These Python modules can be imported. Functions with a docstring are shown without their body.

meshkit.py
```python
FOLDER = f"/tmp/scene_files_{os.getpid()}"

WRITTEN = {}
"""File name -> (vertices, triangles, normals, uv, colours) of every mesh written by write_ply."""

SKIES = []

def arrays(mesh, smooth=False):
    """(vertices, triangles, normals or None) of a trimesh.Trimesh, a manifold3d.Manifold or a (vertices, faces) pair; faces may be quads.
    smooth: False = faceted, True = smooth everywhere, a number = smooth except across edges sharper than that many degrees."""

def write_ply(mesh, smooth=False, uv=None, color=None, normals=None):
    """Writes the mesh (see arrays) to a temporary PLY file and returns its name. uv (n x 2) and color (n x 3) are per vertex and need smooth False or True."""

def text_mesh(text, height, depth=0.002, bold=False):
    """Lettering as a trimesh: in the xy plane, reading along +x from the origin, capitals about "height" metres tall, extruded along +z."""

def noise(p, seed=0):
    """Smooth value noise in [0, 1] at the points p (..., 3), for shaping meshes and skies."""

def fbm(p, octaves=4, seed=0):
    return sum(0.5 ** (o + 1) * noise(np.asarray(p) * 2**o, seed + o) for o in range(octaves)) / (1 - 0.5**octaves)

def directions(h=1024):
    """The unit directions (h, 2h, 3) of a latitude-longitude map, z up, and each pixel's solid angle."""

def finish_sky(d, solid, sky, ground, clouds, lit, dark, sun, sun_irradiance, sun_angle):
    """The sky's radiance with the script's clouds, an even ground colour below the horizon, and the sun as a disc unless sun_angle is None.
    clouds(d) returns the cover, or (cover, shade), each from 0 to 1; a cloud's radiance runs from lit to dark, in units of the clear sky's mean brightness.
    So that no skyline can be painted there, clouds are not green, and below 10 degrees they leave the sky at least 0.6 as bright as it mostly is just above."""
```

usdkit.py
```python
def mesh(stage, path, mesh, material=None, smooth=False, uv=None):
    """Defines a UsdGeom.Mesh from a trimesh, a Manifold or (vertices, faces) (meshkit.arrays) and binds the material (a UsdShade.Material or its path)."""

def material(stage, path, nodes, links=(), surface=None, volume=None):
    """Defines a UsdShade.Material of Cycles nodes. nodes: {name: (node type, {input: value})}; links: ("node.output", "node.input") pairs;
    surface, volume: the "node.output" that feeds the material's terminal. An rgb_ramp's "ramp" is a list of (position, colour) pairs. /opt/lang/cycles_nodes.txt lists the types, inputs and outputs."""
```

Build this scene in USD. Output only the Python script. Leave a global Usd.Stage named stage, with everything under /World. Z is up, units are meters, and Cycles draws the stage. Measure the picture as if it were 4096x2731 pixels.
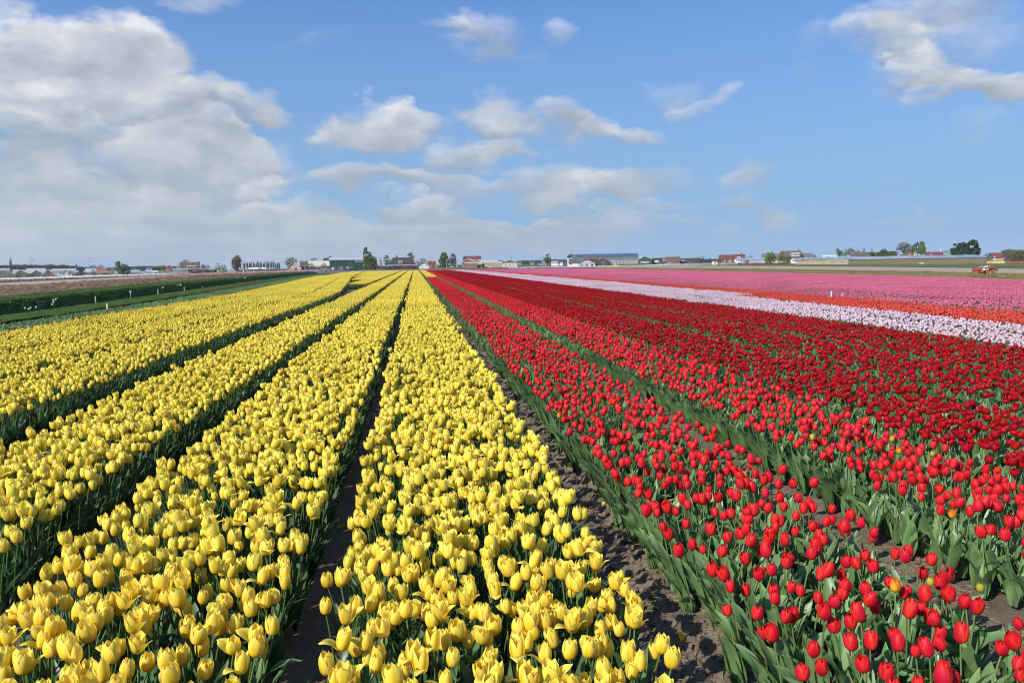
import math, random
import numpy as np
from pxr import Usd, UsdGeom, UsdLux, UsdShade, Sdf, Gf, Vt
import usdkit
from meshkit import noise, fbm

rng = np.random.default_rng(7)
random.seed(7)
stage = Usd.Stage.CreateInMemory()
UsdGeom.SetStageUpAxis(stage, 'Z')
UsdGeom.SetStageMetersPerUnit(stage, 1.0)
UsdGeom.Xform.Define(stage, '/World')
UsdGeom.Scope.Define(stage, '/World/Looks')

# ------------------------------------------------------------------ camera
F, PW, PH, CAMH = 3100.0, 4096, 2731, 1.9           # focal length in pixels of the 4096 px wide photograph; eye height
EXPOSURE = 0.28
SLOPE, HORIZ, VPX = 0.016, 1057.0, 1660.0


def cam_rotation():
    cx, cy = PW / 2, PH / 2
    hp = lambda px: np.array([(px - cx) / F, -(HORIZ + SLOPE * (2048 - px) - cy) / F, -1.0])
    u = np.cross(hp(0), hp(PW)); u /= np.linalg.norm(u)
    u = u if u[1] > 0 else -u
    y = hp(VPX); y /= np.linalg.norm(y)
    return np.stack([np.cross(y, u), y, u])


R = cam_rotation()
cam = UsdGeom.Camera.Define(stage, '/World/camera')
cam.CreateHorizontalApertureAttr(36.0)
cam.CreateVerticalApertureAttr(36.0 * PH / PW)
cam.CreateFocalLengthAttr(36.0 * F / PW)
cam.CreateClippingRangeAttr((0.05, 20000.0))
cam.CreateExposureAttr(EXPOSURE)
M = np.eye(4); M[0, :3], M[1, :3], M[2, :3], M[3, :3] = R[:, 0], R[:, 1], R[:, 2], (0, 0, CAMH)
cam.AddTransformOp().Set(Gf.Matrix4d(*[float(x) for x in M.ravel()]))

# ------------------------------------------------------------------ sun and sky
SUN_EL = math.radians(35.0)
SUN_DIR = np.array([-0.79, -0.61]); SUN_DIR /= np.linalg.norm(SUN_DIR)
SUN = np.array([SUN_DIR[0] * math.cos(SUN_EL), SUN_DIR[1] * math.cos(SUN_EL), math.sin(SUN_EL)])
SUN_INTENSITY, SKY_STRENGTH = 1.25, 0.10
sun = UsdLux.DistantLight.Define(stage, '/World/sun')
sun.CreateIntensityAttr(SUN_INTENSITY); sun.CreateAngleAttr(0.53); sun.CreateNormalizeAttr(True)
sun.CreateColorAttr(Gf.Vec3f(1.0, 0.955, 0.88))
zax = SUN; xax = np.cross([0, 0, 1], zax); xax /= np.linalg.norm(xax); yax = np.cross(zax, xax)
sun.AddTransformOp().Set(Gf.Matrix4d(*[float(v) for v in [*xax, 0, *yax, 0, *zax, 0, 0, 0, 0, 1]]))


def ray(px, py):
    px, py = np.broadcast_arrays(np.asarray(px, float), np.asarray(py, float))
    return np.stack([(px - PW / 2) / F, -(py - PH / 2) / F, -np.ones_like(px)], -1) @ R.T


def azel(px, py):
    d = ray(px, py); d /= np.linalg.norm(d)
    return math.atan2(d[0], d[1]), math.asin(d[2])


# clouds: soft lumps standing in fixed directions of the sky: x, y (in a 2352 wide sketch), half width, half height, weight
LUMPS = [
    (25, 90, 90, 70, .8), (110, 120, 90, 60, .8), (285, 100, 90, 62, 1.1), (350, 150, 75, 70, 1.0), (230, 165, 110, 60, .9), (60, 175, 100, 45, .7), (130, 235, 120, 40, 1.1), (300, 230, 110, 42, .95), (400, 225, 70, 45, .8),
    (490, 205, 52, 40, .7), (570, 240, 62, 42, .8), (610, 275, 40, 32, .6), (430, 300, 85, 40, .95), (515, 325, 34, 42, .8), (350, 330, 70, 34, .6), (95, 320, 130, 45, .8), (230, 300, 80, 30, .5),
    (60, 400, 150, 42, 1.0), (180, 425, 100, 32, .7), (400, 370, 140, 48, 1.15), (520, 395, 90, 42, .9), (610, 385, 70, 42, .6), (615, 445, 46, 22, .8), (330, 450, 180, 30, .7), (60, 475, 170, 32, .75), (230, 500, 170, 30, .75), (450, 500, 200, 30, .7),
    (110, 545, 260, 34, .85), (400, 555, 300, 32, .8), (720, 545, 260, 28, .7), (640, 500, 140, 26, .6), (300, 592, 700, 26, .9), (950, 575, 320, 22, .6), (620, 565, 800, 44, .55), (1000, 530, 520, 34, .45), (250, 480, 420, 60, .4),
    (870, 285, 110, 40, .95), (780, 310, 80, 28, .7), (960, 290, 70, 30, .6), (885, 315, 90, 24, .6), (1120, 255, 65, 38, .85), (1170, 285, 50, 26, .5), (1270, 262, 62, 34, .85), (1330, 295, 75, 32, .75), (1400, 320, 80, 24, .6), (1480, 310, 60, 18, .45),
    (1075, 365, 75, 36, .85), (1145, 338, 42, 28, .75), (1230, 340, 70, 16, .4), (860, 412, 110, 28, .85), (960, 420, 70, 22, .6), (1070, 438, 90, 22, .7), (1250, 425, 80, 34, .8), (1330, 450, 80, 30, .85),
    (1430, 440, 55, 28, .75), (1500, 475, 80, 22, .55), (940, 482, 70, 24, .75), (1010, 485, 55, 24, .7), (860, 475, 60, 20, .5), (1130, 500, 150, 14, .55), (1260, 500, 160, 12, .5), (1010, 535, 150, 15, .5), (740, 430, 80, 22, .45), (1200, 545, 180, 12, .4), (1400, 520, 120, 12, .4),
    (1130, 62, 55, 42, .62), (1040, 52, 55, 20, .5), (1085, 105, 65, 20, .38), (1285, 60, 50, 28, .5), (480, 5, 85, 18, .45), (750, 100, 80, 26, .22), (1210, 125, 60, 22, .25),
    (2190, 30, 80, 48, .6), (2060, 50, 60, 40, .5), (2030, 110, 80, 34, .6), (2110, 130, 60, 30, .5), (1860, 112, 70, 36, .32), (2100, 185, 110, 26, .72), (2220, 215, 120, 30, .85), (2330, 225, 90, 32, .8), (2270, 100, 140, 42, .36),
    (1550, 200, 60, 24, .42), (1620, 232, 70, 22, .45), (1705, 205, 34, 16, .4), (1500, 405, 90, 18, .62), (1720, 402, 58, 18, .6), (1730, 458, 70, 17, .6), (1790, 475, 60, 15, .55), (2300, 310, 100, 20, .25),
    (1640, 460, 52, 12, .38), (1700, 525, 52, 12, .38), (1940, 490, 48, 11, .42), (2030, 495, 52, 10, .4), (2130, 500, 52, 12, .42), (2170, 470, 36, 11, .42), (1560, 520, 52, 10, .4), (2060, 425, 34, 9, .3),
]


def build_sky():
    n, links = {}, []

    def node(name, kind, ins=None, **given):
        n[name] = (kind, dict(ins or {}))
        for k, src in given.items():
            if isinstance(src, str) and '.' in src:
                links.append((src, f'{name}.{k}'))
            else:
                n[name][1][k] = src
        return name

    def m(name, op, a, b=0.0, c=0.0, clamp=False):
        node(name, 'math', dict(math_type=op, use_clamp=clamp), value1=a, value2=b, value3=c)
        return name + '.value'

    node('tc', 'texture_coordinate')
    node('nrm', 'vector_math', dict(math_type='normalize'), vector1='tc.generated')
    node('xyz', 'separate_xyz', vector='nrm.vector')
    az = m('az', 'arctan2', 'xyz.x', 'xyz.y')
    el = m('el', 'arcsine', 'xyz.z')
    # turbulence: stretched sideways, finer towards the horizon like a real cloud deck seen at a low angle
    node('nv', 'combine_xyz', x=az, y=m('elstretch', 'multiply', el, 1.7), z=0.0)
    node('nz1', 'noise_texture', dict(dimensions='3D', scale=5.5, detail=7.0, roughness=.56, distortion=.15), vector='nv.vector')
    node('nz2', 'noise_texture', dict(dimensions='3D', scale=14.0, detail=6.0, roughness=.55), vector='nv.vector')
    node('nz3', 'noise_texture', dict(dimensions='3D', scale=3.0, detail=3.0, roughness=.5), vector='nv.vector')
    node('warp', 'vector_math', dict(math_type='subtract', vector2=(.5, .5, .5)), vector1='nz1.color')
    node('warps', 'vector_math', dict(math_type='scale', scale=.13), vector1='warp.vector')
    node('warp2', 'vector_math', dict(math_type='subtract', vector2=(.5, .5, .5)), vector1='nz2.color')
    node('warps2', 'vector_math', dict(math_type='multiply', vector2=(.07, .05, 0)), vector1='warp2.vector')
    node('ae', 'combine_xyz', x=az, y=el, z=0.0)
    node('p0', 'vector_math', dict(math_type='add'), vector1='ae.vector', vector2='warps.vector')
    node('p', 'vector_math', dict(math_type='add'), vector1='p0.vector', vector2='warps2.vector')
    dens, shade, big = None, None, None
    for i, (x, y, rx, ry, w) in enumerate(LUMPS):
        s = PW / 2352
        a0, e0 = azel(x * s, y * s)
        ra = rx * s * 1.42 / F * math.cos(a0 - .125) ** 2
        re = ry * s * 1.5 / F
        node(f'd{i}', 'vector_math', dict(math_type='subtract', vector2=(a0, e0, 0)), vector1='p.vector')
        node(f'q{i}', 'vector_math', dict(math_type='multiply', vector2=(1 / ra, 1 / re, 0)), vector1=f'd{i}.vector')
        node(f'l{i}', 'vector_math', dict(math_type='dot_product'), vector1=f'q{i}.vector', vector2=f'q{i}.vector')
        f = m(f'f{i}', 'subtract', 1.0, f'l{i}.value', clamp=True)
        fw = m(f'g{i}', 'multiply', f, w)
        f3 = m(f'h{i}', 'multiply', fw, m(f'k{i}', 'multiply', fw, fw))
        big = m(f'b{i}', 'add', f3, big if big else 1e-4)
        node(f'c{i}', 'separate_xyz', vector=f'q{i}.vector')
        dens = m(f'a{i}', 'multiply_add', f, w, dens if dens else 0.0)
        shade = m(f's{i}', 'multiply_add', f3, f'c{i}.y', shade if shade else 0.0)
    # beyond the lumps the same kind of broken cloud goes on round the sky
    off = m('offc', 'compare', az, .13, .72)                         # 1 inside the field of view in azimuth
    offe = m('offe', 'less_than', el, .40)
    inside = m('ins', 'multiply', off, offe)
    gen = m('gen0', 'subtract', 'nz3.fac', .52)
    gen = m('gen1', 'multiply', gen, 4.0, clamp=True)
    gen = m('gen2', 'multiply', gen, m('outs', 'subtract', 1.0, inside))
    dens = m('dsum', 'add', dens, gen)
    # ragged edge
    edge = m('edge0', 'subtract', 'nz1.fac', .5)
    edge = m('edge1', 'multiply_add', edge, .95, dens)
    edge2 = m('edge2', 'subtract', 'nz2.fac', .5)
    edge = m('edge3', 'multiply_add', edge2, .42, edge)
    edge = m('edge4', 'multiply', edge, m('gate', 'multiply', dens, 6.0, clamp=True))
    node('cover', 'map_range', dict(range_type='smoothstep', from_min=.03, from_max=1.08, to_min=0.0, to_max=.96, clamp=True), value=edge)
    # lit tops and right-hand edges, grey undersides
    sh = m('sh1', 'divide', shade, big)
    sh = m('sh2', 'multiply_add', sh, .75, .47)
    node('pup', 'vector_math', dict(math_type='add', vector2=(-.022, .042, 0)), vector1='nv.vector')
    node('nz4', 'noise_texture', dict(dimensions='3D', scale=5.5, detail=7.0, roughness=.56, distortion=.15), vector='pup.vector')
    sh = m('rel', 'multiply_add', m('rel0', 'subtract', 'nz1.fac', 'nz4.fac'), 2.6, sh)
    sh = m('sh3', 'multiply_add', edge2, .8, sh)
    sh = m('sh4', 'multiply_add', m('e5', 'subtract', 'nz1.fac', .5), .5, sh, clamp=True)
    elr = m('elr', 'multiply', el, 2.6, clamp=True)
    node('ccol', 'rgb_ramp', dict(ramp=[(0.0, (.37, .42, .50)), (.42, (.53, .57, .64)), (.78, (.70, .715, .76)), (1.0, (.86, .86, .90))]), fac=sh)
    # clouds near the horizon seen through more air: greyer, bluer, dimmer
    node('lowmix', 'mix_color', dict(blend_type='mix', b=(.40, .47, .53)), fac=m('lowf', 'multiply_add', elr, -1.35, .75, clamp=True), a='ccol.color')
    node('cscale', 'vector_math', dict(math_type='scale', scale=CLOUD_GAIN / SKY_STRENGTH), vector1='lowmix.result')
    # the air low down is the same pale blue all round
    node('lift', 'vector_math', dict(math_type='multiply_add', vector2=(1, 1, .75), vector3=(0, 0, .26)), vector1='nrm.vector')
    node('liftn', 'vector_math', dict(math_type='normalize'), vector1='lift.vector')
    node('sky', 'sky_texture', dict(sky_type='single_scattering', sun_disc=False, sun_elevation=SUN_EL, sun_rotation=math.atan2(SUN[0], SUN[1]), altitude=0.0, air_density=1.0, aerosol_density=AEROSOL, ozone_density=OZONE), vector='liftn.vector')
    node('tint', 'vector_math', dict(math_type='multiply', vector2=SKY_TINT), vector1='sky.color')
    node('hz', 'map_range', dict(range_type='smoothstep', from_min=-.02, from_max=.40, to_min=.88, to_max=0.0, clamp=True), value=el)
    node('hzc', 'mix_color', dict(blend_type='mix', b=tuple(np.array(HORIZON_AIR) / SKY_STRENGTH)), fac='hz.result', a='tint.vector')
    node('mix', 'mix_color', dict(blend_type='mix'), fac='cover.result', a='hzc.result', b='cscale.vector')
    node('bg', 'background_shader', dict(strength=SKY_STRENGTH), color='mix.result')
    return usdkit.material(stage, '/World/Looks/sky', n, links, surface='bg.background')


CLOUD_GAIN, AEROSOL, OZONE, SKY_TINT, HORIZON_AIR = .82, .3, 2.0, (.86, 1.24, 1.72), (.245, .40, .54)
sky = UsdLux.DomeLight.Define(stage, '/World/sky')
sky.CreateIntensityAttr(1.0)
UsdShade.MaterialBindingAPI.Apply(sky.GetPrim()).Bind(build_sky())


# ------------------------------------------------------------------ helpers
def dev(az):
    px = np.clip(PW / 2 + F * np.tan(np.clip(az - math.atan((2048 - VPX) / F), -1.0, 1.0)), -200, 4300)
    return (11 * ((px - 2048) / 1900) ** 2 - 1) / F


def shift(y):
    return np.interp(np.asarray(y, float), [0, 40, 48, 60, 85, 105, 140, 227, 300], [0, 0, -.25, -1.0, -2.7, -4.2, -6.3, -10.8, -14.5])


PROFILE_X = np.array([-4000, -400, -120, -25.0, -23.6, -22.0, -21.4, -21.15, -20.95, -19.2, -18.9, -17.6, -16.1, -15.5, -10, 4000])
PROFILE_Z = np.array([-.1, -.1, 0.0, .58, .62, .60, .50, -.15, -.40, -.40, .02, .09, .02, 0.0, 0.0, 0.0])


def side_shift(xs, y):
    """From field coordinates (rows straight) to world x: the rows west of the second bed swing away to the left far down the field."""
    return np.asarray(xs) + shift(y) * np.clip((-3.6 - np.asarray(xs)) / .6, 0, 1)


def ground(x, y, xs=None):
    x, y = np.broadcast_arrays(np.asarray(x, float), np.asarray(y, float))
    az = np.arctan2(x, np.maximum(y, 1e-3))
    base = -dev(az) * np.hypot(x, y)
    xs = x - shift(y) * np.clip((-3.6 - x) / 6, 0, 1) if xs is None else xs
    return base + np.interp(xs, PROFILE_X, PROFILE_Z)


def project(x, y, z):
    c = np.stack(np.broadcast_arrays(np.asarray(x, float), np.asarray(y, float), np.asarray(z, float) - CAMH), -1) @ R
    w = -c[..., 2]
    w = np.where(np.abs(w) < 1e-6, 1e-6, w)
    return PW / 2 + F * c[..., 0] / w, PH / 2 - F * c[..., 1] / w, w


def in_view(x, y, z=.45, mx=170, my=230):
    px, py, w = project(x, y, z)
    return (w > .3) & (px > -mx) & (px < PW + mx) & (py < PH + my)


used = {}


def numbered(parent, name):
    k = used.get((parent, name), 0)
    used[(parent, name)] = k + 1
    return f'{parent}/{name}' if k == 0 else f'{parent}/{name}_{k:03d}'


def tag(prim, label=None, cat=None, group=None, kind=None):
    p = prim.GetPrim() if hasattr(prim, 'GetPrim') else prim
    for k, v in (('label', label), ('category', cat), ('group', group), ('kind', kind)):
        if v:
            p.SetCustomDataByKey(k, v)
    return prim


class MB:
    """Collects shapes into one mesh, with a colour per vertex where asked."""
    def __init__(s):
        s.v, s.f, s.c, s.n = [], [], [], 0

    def add(s, v, f, c=None):
        v, f = np.asarray(v, float).reshape(-1, 3), np.asarray(f, int)
        if f.shape[1] == 4:
            f = np.vstack([f[:, [0, 1, 2]], f[:, [0, 2, 3]]])
        s.v.append(v); s.f.append(f + s.n); s.n += len(v)
        if c is not None:
            s.c.append(np.broadcast_to(np.asarray(c, float), (len(v), 3)))
        return s

    def box(s, x0, x1, y0, y1, z0, z1, c=None):
        v = [(x, y, z) for z in (z0, z1) for y in (y0, y1) for x in (x0, x1)]
        return s.add(v, [(0, 2, 3, 1), (4, 5, 7, 6), (0, 1, 5, 4), (2, 6, 7, 3), (0, 4, 6, 2), (1, 3, 7, 5)], c)

    def bar(s, a, b, r0, r1=None, sides=4, c=None):
        a, b = np.asarray(a, float), np.asarray(b, float)
        return s.tube([a, b], [r0, r0 if r1 is None else r1], sides, c)

    def tube(s, pts, radii, sides=5, c=None, cap=True):
        p = np.asarray(pts, float); t = np.gradient(p, axis=0); t /= np.linalg.norm(t, axis=1, keepdims=True) + 1e-12
        ref = np.where(np.abs(t[:, 2:]) < .9, [0, 0, 1.0], [1.0, 0, 0])
        a = np.cross(t, ref); a /= np.linalg.norm(a, axis=1, keepdims=True) + 1e-12
        b = np.cross(t, a); ang = np.arange(sides) * 2 * np.pi / sides + .4
        rad = np.broadcast_to(radii, (len(p),))[:, None, None]
        v = (p[:, None] + rad * (np.cos(ang)[None, :, None] * a[:, None] + np.sin(ang)[None, :, None] * b[:, None])).reshape(-1, 3)
        f = [(i * sides + j, i * sides + (j + 1) % sides, (i + 1) * sides + (j + 1) % sides, (i + 1) * sides + j) for i in range(len(p) - 1) for j in range(sides)]
        s.add(v, f, c)
        if cap and sides > 2:
            for base in (0, (len(p) - 1) * sides):
                s.f.append(np.array([(base, base + j, base + j + 1) for j in range(1, sides - 1)]) + s.n - len(v))
        return s

    def gable(s, x0, x1, y0, y1, z0, ze, zr, xa=None, c=None):
        """A block whose gables face along y: apex at xa."""
        xa = (x0 + x1) / 2 if xa is None else xa
        v = [(x, y, z) for y in (y0, y1) for x, z in ((x0, z0), (x1, z0), (x1, ze), (xa, zr), (x0, ze))]
        f = [(0, 1, 2), (0, 2, 4), (4, 2, 3), (5, 7, 6), (5, 9, 7), (9, 8, 7)]
        q = [(0, 5, 6, 1), (1, 6, 7, 2), (2, 7, 8, 3), (3, 8, 9, 4), (4, 9, 5, 0)]
        s.add(v, f, c); s.f.append(np.array([[a, b, d] for a, b, d, e in q] + [[a, d, e] for a, b, d, e in q]) + s.n - 10)
        return s

    def slab(s, quad, thick, c=None):
        """A flat plate: quad lies on top, thickness goes down along its normal."""
        q = np.asarray(quad, float); nrm = np.cross(q[1] - q[0], q[3] - q[0]); nrm /= np.linalg.norm(nrm)
        nrm = nrm if nrm[2] > 0 or (abs(nrm[2]) < 1e-6 and nrm[1] < 0) else -nrm
        v = np.vstack([q, q - nrm * thick])
        return s.add(v, [(0, 1, 2, 3), (7, 6, 5, 4), (0, 4, 5, 1), (1, 5, 6, 2), (2, 6, 7, 3), (3, 7, 4, 0)], c)

    def arrays(s):
        return np.vstack(s.v), np.vstack(s.f), (np.vstack(s.c) if s.c else None)

    def build(s, name, mat, parent='/World', smooth=False, primpath=None):
        v, f, c = s.arrays()
        return put(name, v, f, c, mat, parent, smooth, primpath)


def put(name, v, f, c, mat, parent='/World', smooth=False, primpath=None):
    parent = parent if isinstance(parent, str) else str(parent.GetPath())
    path = primpath or numbered(parent, name)
    m = usdkit.mesh(stage, path, (v, f), mat, smooth=True if c is not None and smooth else smooth)
    if c is not None:
        UsdGeom.PrimvarsAPI(m).CreatePrimvar('tone', Sdf.ValueTypeNames.Color3fArray, 'vertex').Set(Vt.Vec3fArray.FromNumpy(np.ascontiguousarray(c, np.float32)))
    m.CreateDoubleSidedAttr(True)
    return m


def thing(name, label, cat, loc=(0, 0, 0), rotz=0.0, group=None):
    x = UsdGeom.Xform.Define(stage, numbered('/World', name))
    x.AddTranslateOp().Set(Gf.Vec3d(*map(float, loc)))
    if rotz:
        x.AddRotateZOp().Set(math.degrees(rotz))
    return tag(x, label, cat, group)


# ------------------------------------------------------------------ materials
def mat_plain(name, col, rough=.7, var=.12, scale=1.5, bump=0.0, bscale=20.0, spec=.3, metallic=0.0, col2=None, detail=4.0):
    """A surface with uneven tone in world coordinates."""
    col = np.array(col, float)
    lo, hi = (col * (1 - var), col * (1 + var)) if col2 is None else (col, np.array(col2, float))
    n = {'g': ('texture_coordinate', {}), 'n': ('noise_texture', dict(scale=scale, detail=detail, roughness=.6)), 'r': ('rgb_ramp', dict(ramp=[(.3, tuple(lo)), (.7, tuple(hi))])),
         'p': ('principled_bsdf', dict(roughness=rough, specular_ior_level=spec, metallic=metallic))}
    l = [('g.object', 'n.vector'), ('n.fac', 'r.fac'), ('r.color', 'p.base_color')]
    if bump:
        n |= {'bn': ('noise_texture', dict(scale=bscale, detail=5.0, roughness=.6)), 'b': ('bump', dict(strength=1.0, distance=bump))}
        l += [('g.object', 'bn.vector'), ('bn.fac', 'b.height'), ('b.normal', 'p.normal')]
    return usdkit.material(stage, f'/World/Looks/{name}', n, l, surface='p.BSDF')


def mat_wave(name, c1, c2, scale, direction='z', rough=.75, bump=.02, noise_mix=.35):
    """Courses of tiles or bricks, boards, corrugations on far buildings."""
    n = {'g': ('texture_coordinate', {}), 'w': ('wave_texture', dict(wave_type='bands', bands_direction=direction, profile='sine', scale=scale, distortion=.4, detail=2.0)),
         'n': ('noise_texture', dict(scale=1.3, detail=5.0, roughness=.65)), 'mx': ('mix_float', dict(fac=noise_mix)), 'r': ('rgb_ramp', dict(ramp=[(.25, c1), (.75, c2)])),
         'p': ('principled_bsdf', dict(roughness=rough, specular_ior_level=.3)), 'b': ('bump', dict(strength=.6, distance=bump))}
    l = [('g.object', 'w.vector'), ('g.object', 'n.vector'), ('w.fac', 'mx.a'), ('n.fac', 'mx.b'), ('mx.result', 'r.fac'), ('r.color', 'p.base_color'), ('w.fac', 'b.height'), ('b.normal', 'p.normal')]
    return usdkit.material(stage, f'/World/Looks/{name}', n, l, surface='p.BSDF')


def mat_tone(name, rough=.5, translucent=.3, spec=.35, vary=.18, hue=.012, sheen=0.0, tgain=(1, 1, 1)):
    """Petals and leaves: colour from the mesh's own tone, a little different from plant to plant, light shining through."""
    n = {'a': ('attribute', dict(attribute='tone')), 'o': ('object_info', {}), 'vm': ('map_range', dict(from_min=0.0, from_max=1.0, to_min=1 - vary, to_max=1 + vary)),
         'hm': ('map_range', dict(from_min=0.0, from_max=1.0, to_min=.5 - hue, to_max=.5 + hue)), 'wn': ('white_noise_texture', dict(dimensions='1D')),
         'h': ('hsv', dict(saturation=1.0, fac=1.0)), 'p': ('principled_bsdf', dict(roughness=rough, specular_ior_level=spec)),
         'tg': ('vector_math', dict(math_type='multiply', vector2=tgain)), 't': ('translucent_bsdf', {}), 'm': ('mix_closure', dict(fac=translucent))}
    l = [('o.random', 'vm.value'), ('o.random', 'wn.w'), ('wn.value', 'hm.value'), ('vm.result', 'h.value'), ('hm.result', 'h.hue'), ('a.color', 'h.color'), ('h.color', 'p.base_color'),
         ('h.color', 'tg.vector1'), ('tg.vector', 't.color'), ('p.BSDF', 'm.closure1'), ('t.BSDF', 'm.closure2')]
    return usdkit.material(stage, f'/World/Looks/{name}', n, l, surface='m.closure')


def mat_glass(name, tint=(.03, .04, .05), rough=.08):
    return usdkit.material(stage, f'/World/Looks/{name}', {'p': ('principled_bsdf', dict(base_color=tint, roughness=rough, specular_ior_level=.8))}, [], surface='p.BSDF')


MAT = {}
MAT['petal'] = mat_tone('petal', rough=.50, translucent=.38, spec=.24, vary=.10, hue=.004, tgain=(1.1, 1.0, .8))
MAT['leaf'] = mat_tone('leaf', rough=.42, translucent=.16, spec=.45, vary=.22, hue=.012, tgain=(1.3, 1.4, .5))
MAT['plant'] = mat_tone('plant', rough=.48, translucent=.32, spec=.28, vary=.12, hue=.004)
MAT['foliage'] = mat_tone('foliage', rough=.6, translucent=.35, spec=.2, vary=.05, hue=.006)
MAT['bark'] = mat_plain('bark', (.10, .085, .065), .85, .3, 3.0)
MAT['soil'] = usdkit.material(stage, '/World/Looks/soil', {
    'g': ('texture_coordinate', {}), 'n1': ('noise_texture', dict(scale=2.2, detail=8.0, roughness=.62)), 'n2': ('noise_texture', dict(scale=55.0, detail=6.0, roughness=.7)),
    'mx': ('mix_float', dict(fac=.5)), 'r': ('rgb_ramp', dict(ramp=[(.30, (.075, .056, .038)), (.5, (.165, .127, .088)), (.72, (.29, .23, .165))])),
    'p': ('principled_bsdf', dict(roughness=.95, specular_ior_level=.1)), 'b': ('bump', dict(strength=.9, distance=.012))},
    [('g.object', 'n1.vector'), ('g.object', 'n2.vector'), ('n1.fac', 'mx.a'), ('n2.fac', 'mx.b'), ('mx.result', 'r.fac'), ('r.color', 'p.base_color'), ('n2.fac', 'b.height'), ('b.normal', 'p.normal')], surface='p.BSDF')
MAT['clods'] = mat_plain('clods', (.075, .05, .03), .95, .4, 1.6, .10, 4.0, .1, col2=(.25, .175, .11), detail=8.0)
MAT['sand'] = mat_plain('sand', (.30, .235, .175), .95, .1, .05, .03, 2.0, .1, col2=(.40, .32, .245), detail=9.0)
MAT['meadow'] = mat_plain('meadow', (.075, .10, .028), .95, .2, .06, .05, 3.0, .1, col2=(.15, .15, .05), detail=10.0)
MAT['olive'] = mat_plain('olive', (.15, .145, .045), .95, .2, .12, .06, 2.5, .1, col2=(.27, .225, .085), detail=10.0)
MAT['green_crop'] = mat_plain('green_crop', (.07, .105, .026), .95, .2, .1, .06, 2.5, .1, col2=(.12, .14, .04), detail=9.0)
MAT['turf'] = mat_plain('turf', (.034, .072, .010), .95, .2, 1.2, .08, 9.0, .1, col2=(.075, .125, .02), detail=8.0)
MAT['water'] = usdkit.material(stage, '/World/Looks/water', {'g': ('texture_coordinate', {}), 'n': ('noise_texture', dict(scale=5.0, detail=3.0)), 'b': ('bump', dict(strength=.25, distance=.01)),
    'p': ('principled_bsdf', dict(base_color=(.02, .025, .02), roughness=.06, specular_ior_level=.7))}, [('g.object', 'n.vector'), ('n.fac', 'b.height'), ('b.normal', 'p.normal')], surface='p.BSDF')
for nm, c in dict(white=(.62, .62, .60), cream=(.62, .56, .44), beige=(.50, .41, .31), grey=(.24, .25, .25), light_grey=(.36, .37, .37), dark_grey=(.09, .095, .10), olive_wall=(.17, .17, .12),
                  dark_green=(.012, .055, .04), barn_green=(.035, .085, .04), sage=(.14, .20, .17), brown_wall=(.10, .072, .05), black=(.02, .02, .02), dark_brown=(.055, .042, .03), barn_brown=(.07, .055, .042), red_paint=(.34, .065, .042), rust=(.16, .06, .035),
                  wood=(.26, .20, .13), pale_wood=(.40, .34, .25), yellow=(.60, .45, .06), stone=(.38, .34, .28), tin=(.42, .43, .44), steel=(.40, .42, .44), slate=(.10, .105, .12), blue_grey=(.2, .26, .36)).items():
    MAT[nm] = mat_plain(nm, c, .7, .14, .8)
MAT['brick'] = mat_wave('brick', (.20, .105, .065), (.30, .17, .11), 4.0, 'z')
MAT['pale_brick'] = mat_wave('pale_brick', (.30, .22, .16), (.40, .31, .23), 4.0, 'z')
MAT['brown_tile'] = mat_wave('brown_tile', (.095, .06, .042), (.16, .105, .075), 1.2, 'z')
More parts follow.
